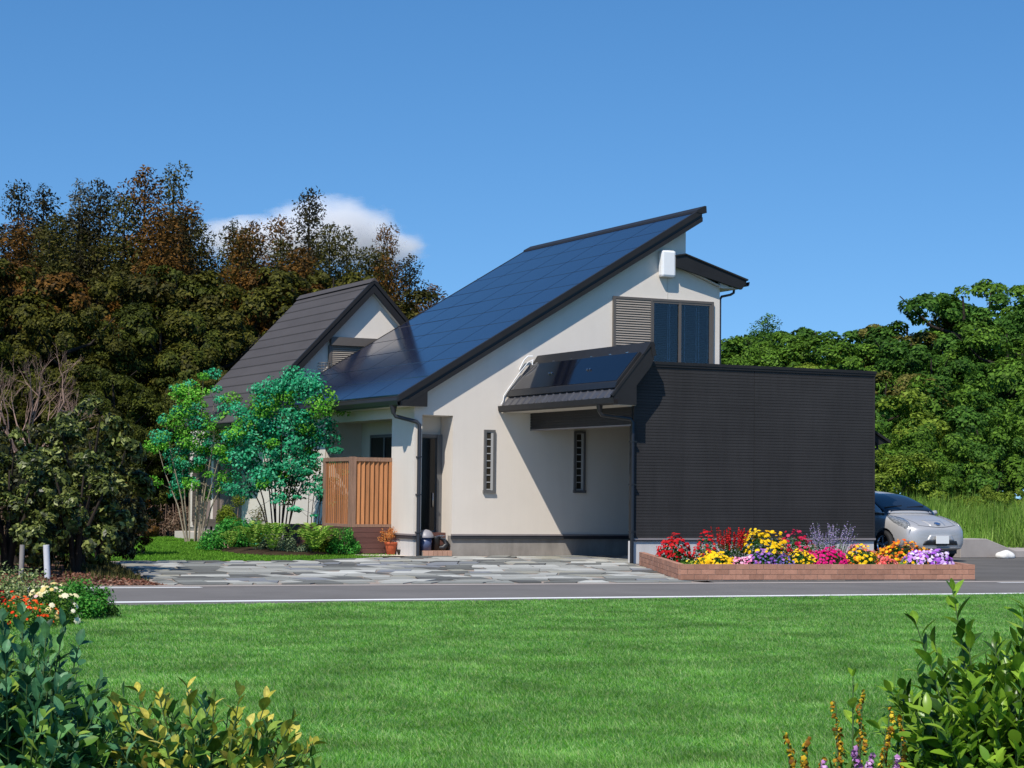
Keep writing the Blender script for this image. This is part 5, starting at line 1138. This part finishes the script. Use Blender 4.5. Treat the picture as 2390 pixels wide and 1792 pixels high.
multi_stem("emerald leafed multi stemmed maple in front of the deck", (15.35,43.25,.08),
  [(-.15,.0,-.95,.1,3.1),(-.1,.1,-.55,-.2,3.55),(-.05,0,-.25,.2,3.75),(.0,.1,.05,-.1,3.6),(.05,-.1,.3,.1,3.8),(.1,0,.6,.0,3.6),(.15,.1,.85,-.2,3.7),(.1,.05,1.05,.1,3.1),(-.12,0,-1.1,-.1,2.5),(.0,.2,.4,.3,2.9),(-.05,.15,-.4,.3,2.7)],
  10, [(.80,'maple_emerald'),(.20,'maple_light')], 302, 'barkdark', 18500, .070, .016, .30, .7)
multi_stem("thin dark stems with sparse green tiers close to the slatted screen", (15.78,42.55,.08),
  [(.1,.0,.42,.0,1.9),(.16,.1,.55,.1,1.55),(.22,-.1,.40,-.1,2.3),(.05,0,.2,0,2.1),(-.02,.1,.02,.1,1.7)],
  4, [(1.0,'maple_emerald')], 303, 'barkdark', 1500, .06, .011, .17, .4)
def shrub(label, x, y, r, h, n, leaf, lmat, seed, asp=.5, K=26, z=.03, name="shrub", stems=True, up=.5):
    rng = np.random.default_rng(seed); t_ = thing(name, label, "shrub", (x,y,z)); d = rdirs(rng, K); d[:,2] = np.abs(d[:,2]); q = .5+.42*rng.random(K)
    C = np.array([x,y,z]) + d*q[:,None]*np.array([r,r,h]); v, f = clumps(rng, C, r*.36*(.6+.6*rng.random(K)), n, leaf, asp, up, .9, .55, .3); v[:,2] = np.maximum(v[:,2], z)
    nobj("foliage", v, f, LM[lmat], t_)
    if stems:
        b = MB()
        for k in range(8): b.tube([(x+.04*math.cos(k),y+.04*math.sin(k),z-.03), tuple(C[k])], [.014,.006], 4, False)
        b.build("stems", MT['twig'], t_, kind='stuff')
    return t_
shrub("olive yellow rounded azalea by the garden door", 15.5, 46.9, .50, 1.32, 8000, .05, 'azalea', 401, .45)
shrub("thin reddish twiggy bush between azalea and emerald maple", 15.75, 45.9, .35, 1.2, 1500, .045, 'olive_brown', 402, .35)
shrub("low vivid green bush on the lawn side of the planting bed", 14.2, 43.4, .68, .78, 5200, .065, 'lowgreen', 403, .55)
shrub("low dark green bush behind the vivid one", 15.0, 44.4, .62, .72, 4200, .06, 'maple_emerald', 404, .55)
shrub("silvery grey ground cover beside the golden fern", 14.72, 40.75, .42, .36, 3400, .04, 'greycover', 405, .7)
shrub("bright green bush at the deck end of the planting bed", 15.85, 40.55, .38, .54, 3600, .05, 'lowgreen', 406, .5)
shrub("green bush behind the golden fern", 15.45, 40.9, .42, .46, 3600, .055, 'azalea', 407, .5)
shrub("silvery low bush in the middle of the planting bed", 14.6, 41.7, .36, .38, 2600, .045, 'greycover', 408, .6)
def fern(label, x, y, r, h, n, seed, lmat='fern', z=.06):
    rng = np.random.default_rng(seed); t_ = thing("fern", label, "fern", (x,y,z))
    for k in range(n):
        a = 6.283*k/n + rng.normal()*.15; L_ = r*(.75+.4*rng.random()); hh = h*(.7+.5*rng.random()); dv = np.array([math.cos(a), math.sin(a), 0]); P = []; T = []; Nn = []; Ls = []
        for i in range(13):
            u = (i+1)/13; c = np.array([x,y,z]) + dv*L_*u + np.array([0,0,hh*math.sin(u*2.35)*1.05]); tg = unit(dv*L_ + np.array([0,0,hh*2.35*math.cos(u*2.35)])); sd = np.cross(tg, [0,0,1.]); sd /= np.linalg.norm(sd)
            w = .42*r*(1-.8*u**1.5)*(.35+.65*min(1,u*3))
            for s_ in (-1,1): T.append(unit(sd*s_ + tg*.55)); P.append(c + T[-1]*w*.5); Nn.append(np.cross(tg, sd)*-1 + rng.normal(size=3)*.1); Ls.append(w)
        v, f = leaves(np.array(P), np.array(T), unit(np.array(Nn)), np.array(Ls), np.array(Ls)*.28); nobj("frond", v, f, LM[lmat], t_, kind='stuff')
    return t_
fern("fern with broad arching fronds at the lawn end of the bed", 14.12, 41.3, .56, .56, 15, 501)
fern("second arching fern next to the silvery ground cover", 14.25, 40.55, .50, .50, 14, 502)
fern("golden tipped fern drooping over the soil edge", 15.1, 40.3, .62, .50, 18, 503)
fern("small dark fern under the vivid green bush", 13.95, 42.4, .34, .34, 11, 504)
# ================================================================== FOREGROUND LAWN
rng = np.random.default_rng(900); n = 900000
Yg_ = 7.6 + 15.8*rng.random(n)**1.1; X0 = .205*Yg_ - .1; X1 = .858*Yg_ + .2; Xg_ = X0 + (X1-X0)*rng.random(n); k = Yg_ < road_near(Xg_) - .01 + .05*np.sin(Xg_*9)*np.sin(Xg_*23); Xg_, Yg_ = Xg_[k], Yg_[k]; n = len(Xg_)
def vnoise(X, Y, s_, seed):
    """smooth random field in -1..1"""
    G = np.random.default_rng(seed).random((64,64))*2-1; x = X*s_; y = Y*s_; xi = np.floor(x).astype(int); yi = np.floor(y).astype(int); u = x-xi; w = y-yi; u = u*u*(3-2*u); w = w*w*(3-2*w)
    g = lambda a, b_: G[a % 64, b_ % 64]
    return (g(xi,yi)*(1-u)+g(xi+1,yi)*u)*(1-w) + (g(xi,yi+1)*(1-u)+g(xi+1,yi+1)*u)*w
def field(X, Y, s_, seed): return .55*vnoise(X,Y,s_,seed) + .3*vnoise(X,Y,s_*2.3,seed+1) + .2*vnoise(X,Y,s_*5,seed+2)
fl_ = field(Xg_, Yg_, 1.3, 1); fm_ = field(Xg_, Yg_, 3.0, 5); a = 3.6 + 1.8*field(Xg_, Yg_, 1.8, 9) + rng.normal(size=n)*1.2
hh = (.032 + .011*fl_ + .008*fm_)*(.65+.7*rng.random(n)); lean = np.clip(.70 + .28*fm_ + rng.normal(size=n)*.3, .1, 1.5)
D_ = np.stack([np.cos(a), np.sin(a), np.zeros(n)], 1); ph = rng.random(n)*6.28; Bq = np.stack([np.cos(ph), np.sin(ph), np.zeros(n)], 1)
P = np.stack([Xg_, Yg_, np.full(n, -.004)], 1); wd = (.0024 + .00017*(Yg_-9))*(.8+.5*rng.random(n))
tip = P + D_*(hh*lean)[:,None] + np.array([0,0,1])*(hh*(1-.3*lean))[:,None]
v = np.stack([P - Bq*wd[:,None], P + Bq*wd[:,None], tip], 1).reshape(-1,3)
mt = leafmat("lawn_blade", [(.085,.27,.022), (.16,.43,.04), (.26,.56,.085), (.42,.68,.24), (.50,.56,.24)], trans=.45, rough=.5, spec=.15, nscale=1.3, nvar=.30)
nobj("lawn_grass", v, np.arange(n*3).reshape(-1,3), mt, None, kind='stuff')
n = 60000; X = rng.uniform(8.0, 17.0, n); Y = rng.uniform(36.8, 56, n)
SL = [(8.3,31),(9.93,37.5),(13.55,37.0),(15.2,38.25),(16.9,39.85),(16.9,56),(8,56)]
def inside_np(X, Y, poly):
    c = np.zeros(len(X), bool); j = len(poly)-1
    for i in range(len(poly)):
        xi, yi = poly[i]; xj, yj = poly[j]; c ^= ((yi > Y) != (yj > Y)) & (X < (xj-xi)*(Y-yi)/(yj-yi+1e-12)+xi); j = i
    return c
k = inside_np(X, Y, SL) & ~inside_np(X, Y, bp_); P = np.stack([X,Y,np.full(n,.0)],1)[k]
v, f = blades(rng, P, .045, .02, .9); mt = leafmat("side_lawn_blade", [(.07,.20,.014), (.12,.29,.022), (.19,.37,.04)], trans=.3, nvar=.2, nscale=.7); nobj("side_lawn_grass", v, f, mt, None, kind='stuff')
# ================================================================== LOW BED AT THE EDGE OF THE LAWN
G1('boxbush', (.02,.11,.016), (.055,.24,.03), (.13,.36,.05), trans=.2, nvar=.25, nscale=4)
G1('variegated', (.06,.12,.03), (.22,.28,.09), (.5,.52,.26), trans=.2, nvar=.2, nscale=4)
shrub("compact rounded green bush at the lawn edge", 5.25, 21.15, .40, .44, 8000, .034, 'boxbush', 601, .5, 40, .0)
shrub("dark small bush leaning on the compact rounded one", 5.55, 21.3, .20, .28, 1400, .034, 'green_deep', 602, .5, 14, .0)
shrub("cream and green variegated bush behind the orange flowers", 4.66, 21.6, .48, .52, 4200, .035, 'variegated', 603, .6, 34, .0)
shrub("small dark upright conifer in the variegated bush", 4.98, 22.0, .12, .66, 900, .045, 'green_deep', 604, .3, 14, .0)
flower("bright red flowers behind the orange red trailing ones", (4.20,20.3,0), .25, .42, 80, .026, 'red', 'bedgreen', 700, .04)
flower("scattered orange red trailing flowers at the lawn edge", (4.42,19.95,0), .38, .30, 90, .019, 'scarlet', 'bedlight', 1300, .035, cover=.1)
flower("pale yellow roses beside the compact green bush", (4.80,20.3,0), .28, .42, 60, .036, 'cream', 'bedlight', 1100, .04, cover=.1, extra=('rose', 5, .03, 1.1))
# ================================================================== NEAR SHRUBS
def leaf_mesh(wr, curve, fold, seed):
    r_ = random.Random(seed); rows = [(0,.04),(.14,.5),(.34,.9),(.58,1.0),(.8,.68),(.93,.32),(1.0,.02)]; vs = []; fs = []
    for t0, w in rows:
        z = -curve*(t0**2) ; ww = wr*.5*w
        vs += [(t0-.0, -ww, z + fold*w), (t0, 0, z), (t0, ww, z + fold*w)]
    for i in range(len(rows)-1):
        for j in range(2): a = i*3+j; fs.append((a, a+1, a+4, a+3))
    return vs, fs
LV = [leaf_mesh(wr, c, fo, i) for i, (wr, c, fo) in enumerate(((.50,.12,.06),(.56,.28,.09),(.46,.05,.05),(.52,.40,.07),(.60,.18,.11)))]
def near_shrub(label, base, tips, lmats, seed, leaf=.075, gap=.030, cat_="shrub", barkm='stemgreen', rlow=.2, wid=1.0, nmax=300, first=.30):
    """leafy shoots from the foot of the shrub to each tip; the leaves that show largest are parts, the rest one mass"""
    rng = np.random.default_rng(seed); t_ = thing("shrub", label, cat_, tuple(base)); base = np.array(base, float); b = MB(); REC = []
    for (s_, d_, z_, mk) in tips:
        p0 = base + RH*s_*rlow + DH*d_*.3 + np.array([0,0,.02]); p3 = base + RH*s_ + DH*d_ + np.array([0,0,z_]); p1 = p0*.55 + p3*.45 + np.array([0,0,.06*z_]) - RH*s_*.12
        pts = [p0*(1-t0)**2 + 2*p1*t0*(1-t0) + p3*t0*t0 for t0 in (0,.2,.4,.6,.8,1)]; b.tube([Vector(p) for p in pts], [.006,.0055,.005,.004,.003,.0018], 5, False)
        Ln = sum(np.linalg.norm(pts[i+1]-pts[i]) for i in range(5)); k = int(Ln*(1-first)/gap); ph = rng.random()*6.28
        for i in range(k+2):
            t0 = first + (1-first)*min(1, i/max(k,1)); q = p0*(1-t0)**2 + 2*p1*t0*(1-t0) + p3*t0*t0; tg = unit((p1-p0)*(1-t0) + (p3-p1)*t0); ph += 2.4
            sx = unit(np.cross(tg, [.3,.2,1.])); sy = np.cross(tg, sx); o = sx*math.cos(ph) + sy*math.sin(ph); open_ = .95 - .55*(i/max(k,1)) + rng.normal()*.12
            T = unit(o*open_ + tg*(.75) + rng.normal(size=3)*.12); up_ = unit(np.cross(T, np.cross(tg, T)) + np.array([0,0,.25]) + rng.normal(size=3)*.18); sz = leaf*(.65+.55*rng.random())*(1 - .35*(i/max(k,1))**3)
            REC.append((q, T, up_, sz, int(rng.integers(len(LV))), mk))
    b.build("branch", MT[barkm], t_)
    REC.sort(key=lambda q: -(q[0][2]*1.2 - .5*float(np.dot(q[0]-base, DH)) + q[3]*3))
    ms = {}
    for i, (q, T, Nn, sz, vi, mk) in enumerate(REC[:nmax]):
        key = (vi, mk)
        if key not in ms:
            me = bpy.data.meshes.new("leaf"); vs, fs = LV[vi]; me.from_pydata([(x, y*wid, z) for x, y, z in vs], [], fs); me.materials.append(LM[lmats[mk]+'_o'])
            for p_ in me.polygons: p_.use_smooth = True
            ms[key] = me
        o = bpy.data.objects.new("leaf", ms[key]); COL.objects.link(o); Bq = unit(np.cross(Nn, T)); N2 = np.cross(T, Bq)
        M4 = Matrix(((T[0]*sz,Bq[0]*sz,N2[0]*sz,q[0]),(T[1]*sz,Bq[1]*sz,N2[1]*sz,q[1]),(T[2]*sz,Bq[2]*sz,N2[2]*sz,q[2]),(0,0,0,1))); o.matrix_basis = M4; put(o, t_)
    for mk in range(len(lmats)):
        V = []; F = []; o_ = 0
        for (q, T, Nn, sz, vi, m2) in REC[nmax:]:
            if m2 != mk: continue
            vs, fs = LV[vi]; vs = np.array(vs)*np.array([1,wid,1]); Bq = unit(np.cross(Nn, T)); N2 = np.cross(T, Bq); V.append(q + sz*(vs[:,:1]*T + vs[:,1:2]*Bq + vs[:,2:]*N2)); F.append(np.array(fs)+o_); o_ += len(vs)
        if V: nobj("foliage", np.concatenate(V), np.concatenate(F), LM[lmats[mk]], t_, True, kind='stuff')
    return t_
def two(name, *c, **kw): LM[name] = leafmat(name, c, **kw); LM[name+'_o'] = leafmat(name+"_single", c, by_object=True, veins=True, **kw)
two('teal', (.018,.06,.028), (.05,.15,.065), (.09,.24,.10), (.16,.33,.16), (.12,.29,.05), trans=.28, rough=.45, spec=.2, nvar=.2, nscale=3)
two('gold', (.10,.16,.02), (.30,.32,.04), (.55,.48,.08), (.68,.58,.15), trans=.25, rough=.42, nvar=.2, nscale=3)
two('midleaf', (.03,.08,.015), (.085,.19,.03), (.16,.29,.05), (.26,.37,.06), trans=.22, rough=.4, nvar=.2, nscale=3)
two('gloss', (.02,.055,.008), (.085,.18,.014), (.20,.36,.025), (.33,.50,.05), (.13,.27,.03), trans=.3, rough=.32, spec=.3, nvar=.2, nscale=3)
rt = random.Random(5)
TE = []
for i in range(300):
    s_ = rt.uniform(-.36,.36); d_ = rt.uniform(-.45,.4); top = .90 - max(0, s_-.02)*.75 - (.03 if s_ > -.1 else 0); TE.append((s_, d_, top*rt.uniform(.42,1.0), 0 if rt.random() < .62 else 2))
for s_, z_ in ((-.08,.93),(.07,.905),(.14,.92),(.19,.86),(.0,.88),(-.2,.91),(.26,.74),(-.03,.95)): TE.append((s_, rt.uniform(-.1,.1), z_, 0))
near_shrub("blue green leafy shrub filling the near corner of the lawn", (1.516,6.752,0), TE, ['teal','gold','midleaf'], 701, .088, .030)
GO = []
for i in range(170):
    s_ = rt.uniform(-.34,.36); d_ = rt.uniform(-.3,.3); GO.append((s_, d_, (.66 - max(0,s_)*.30)*rt.uniform(.5,1.0), rt.choice([2,2,2,1,0]) if s_ < .05 else rt.choice([1,1,2,2])))
for s_, z_ in ((-.24,.70),(-.08,.715),(.11,.70),(.18,.67),(.02,.66),(-.17,.68),(.27,.61),(-.3,.66)): GO.append((s_, rt.uniform(-.1,.1), z_, 1))
near_shrub("low shrub with golden young leaves beside the blue green one", (2.068,6.482,0), GO, ['teal','gold','midleaf'], 702, .084, .032)
GL = []
for i in range(420):
    s_ = rt.uniform(-.36,.5); d_ = rt.uniform(-.4,.4); top = .80 + max(-.5, s_)*.34; GL.append((s_, d_, min(.92, top)*rt.uniform(.45,1.0), 0))
for s_, z_ in ((-.14,1.05),(-.31,.945),(-.21,.86),(-.10,.90),(-.02,.88),(.07,1.0),(.12,1.13),(.16,.97),(-.28,.77),(.02,.86),(-.36,.66)): GL.append((s_, rt.uniform(-.12,.12), z_, 0))
near_shrub("glossy bright green shrub with upright shoots in the corner near the spiky flowers", (4.635,5.584,0), GL, ['gloss','gold','midleaf'], 703, .105, .025, first=.25, wid=.84)
petal('spikegold', (.16,.07,.015), (.32,.15,.015), (.55,.34,.02), (.70,.52,.04)); petal('mauve', (.40,.16,.42), (.55,.28,.55), (.7,.45,.66))
def spk(label, pts, pm, w, seed, per=60, hb=.32):
    rng = np.random.default_rng(seed); t_ = thing("flowering_plant", label, "flowers", (pts[0][0], pts[0][1], 0)); b = MB(); P = []; Nn = []
    for (x, y, h, lx) in pts:
        p0 = np.array([x,y,0]); p1 = p0 + RH*lx + np.array([0,0,h]); b.tube([p0, (p0+p1)/2 - RH*lx*.2, p1], [.005,.004,.002], 5, False)
        for k in range(per):
            u = 1 - hb*rng.random()**.9; d = rdirs(rng,1)[0]; ww = w*(1.2-.75*(u-(1-hb))/hb)*(.7+.6*rng.random()); q = p0 + (p1-p0)*u + RH*.012*math.sin(u*19+x*40); P.append(q + d*ww); Nn.append(d + np.array([0,0,.3]))
        for k in range(16):
            pass
    b.build("stems", MT['stemgreen'], t_, kind='stuff'); v, f = blossoms(rng, np.array(P), np.array(Nn), w*(.3+.6*rng.random(len(P))), 5, .5); nobj("blossom_cluster", v, f, LM[pm], t_, kind='stuff')
    C = np.array([(x + rng.normal()*.03, y + rng.normal()*.03, h*(.15+.55*rng.random())) for (x,y,h,lx) in pts for _ in range(4)]); v, f = clumps(rng, C, .08, 110*len(pts), .055, .35, .3, 1, .5, .6); nobj("foliage", v, f, LM['midleaf'], t_, kind='stuff'); return t_
def fp(s_, d_): q = np.array([4.02,5.65,0]) + RH*s_ + DH*d_; return float(q[0]), float(q[1])
spk("rusty yellow flower spikes in the near corner of the lawn", [(*fp(-.16,.0),.58,-.02),(*fp(-.11,.03),.56,.0),(*fp(-.09,-.03),.50,.03),(*fp(-.21,.02),.45,-.03)], 'spikegold', .013, 711, 90, .36)
spk("taller yellow spikes rising between mauve spikes and glossy shrub", [(*fp(.01,.05),.68,-.02),(*fp(.0,.02),.60,-.01),(*fp(.06,.04),.72,.02),(*fp(.14,.03),.67,.03),(*fp(.13,.0),.60,.02),(*fp(.19,.05),.64,.03),(*fp(.08,.0),.58,-.02)], 'spikegold', .011, 712, 70, .30)
spk("mauve pink flower spikes between the yellow ones", [(*fp(-.02,-.05),.50,-.06),(*fp(.02,-.05),.46,-.05),(*fp(.05,-.03),.54,.0),(*fp(.09,-.04),.52,.01),(*fp(.15,-.04),.51,.02),(*fp(.12,-.08),.44,.03)], 'mauve', .015, 713, 110, .40)
near_shrub("single leafy shoot standing apart before the yellow spikes", (*fp(.06,.12),0), [(0.0,0,.76,0),(.03,.03,.66,0)], ['gloss','gold','midleaf'], 704, .07, .05, first=.55)
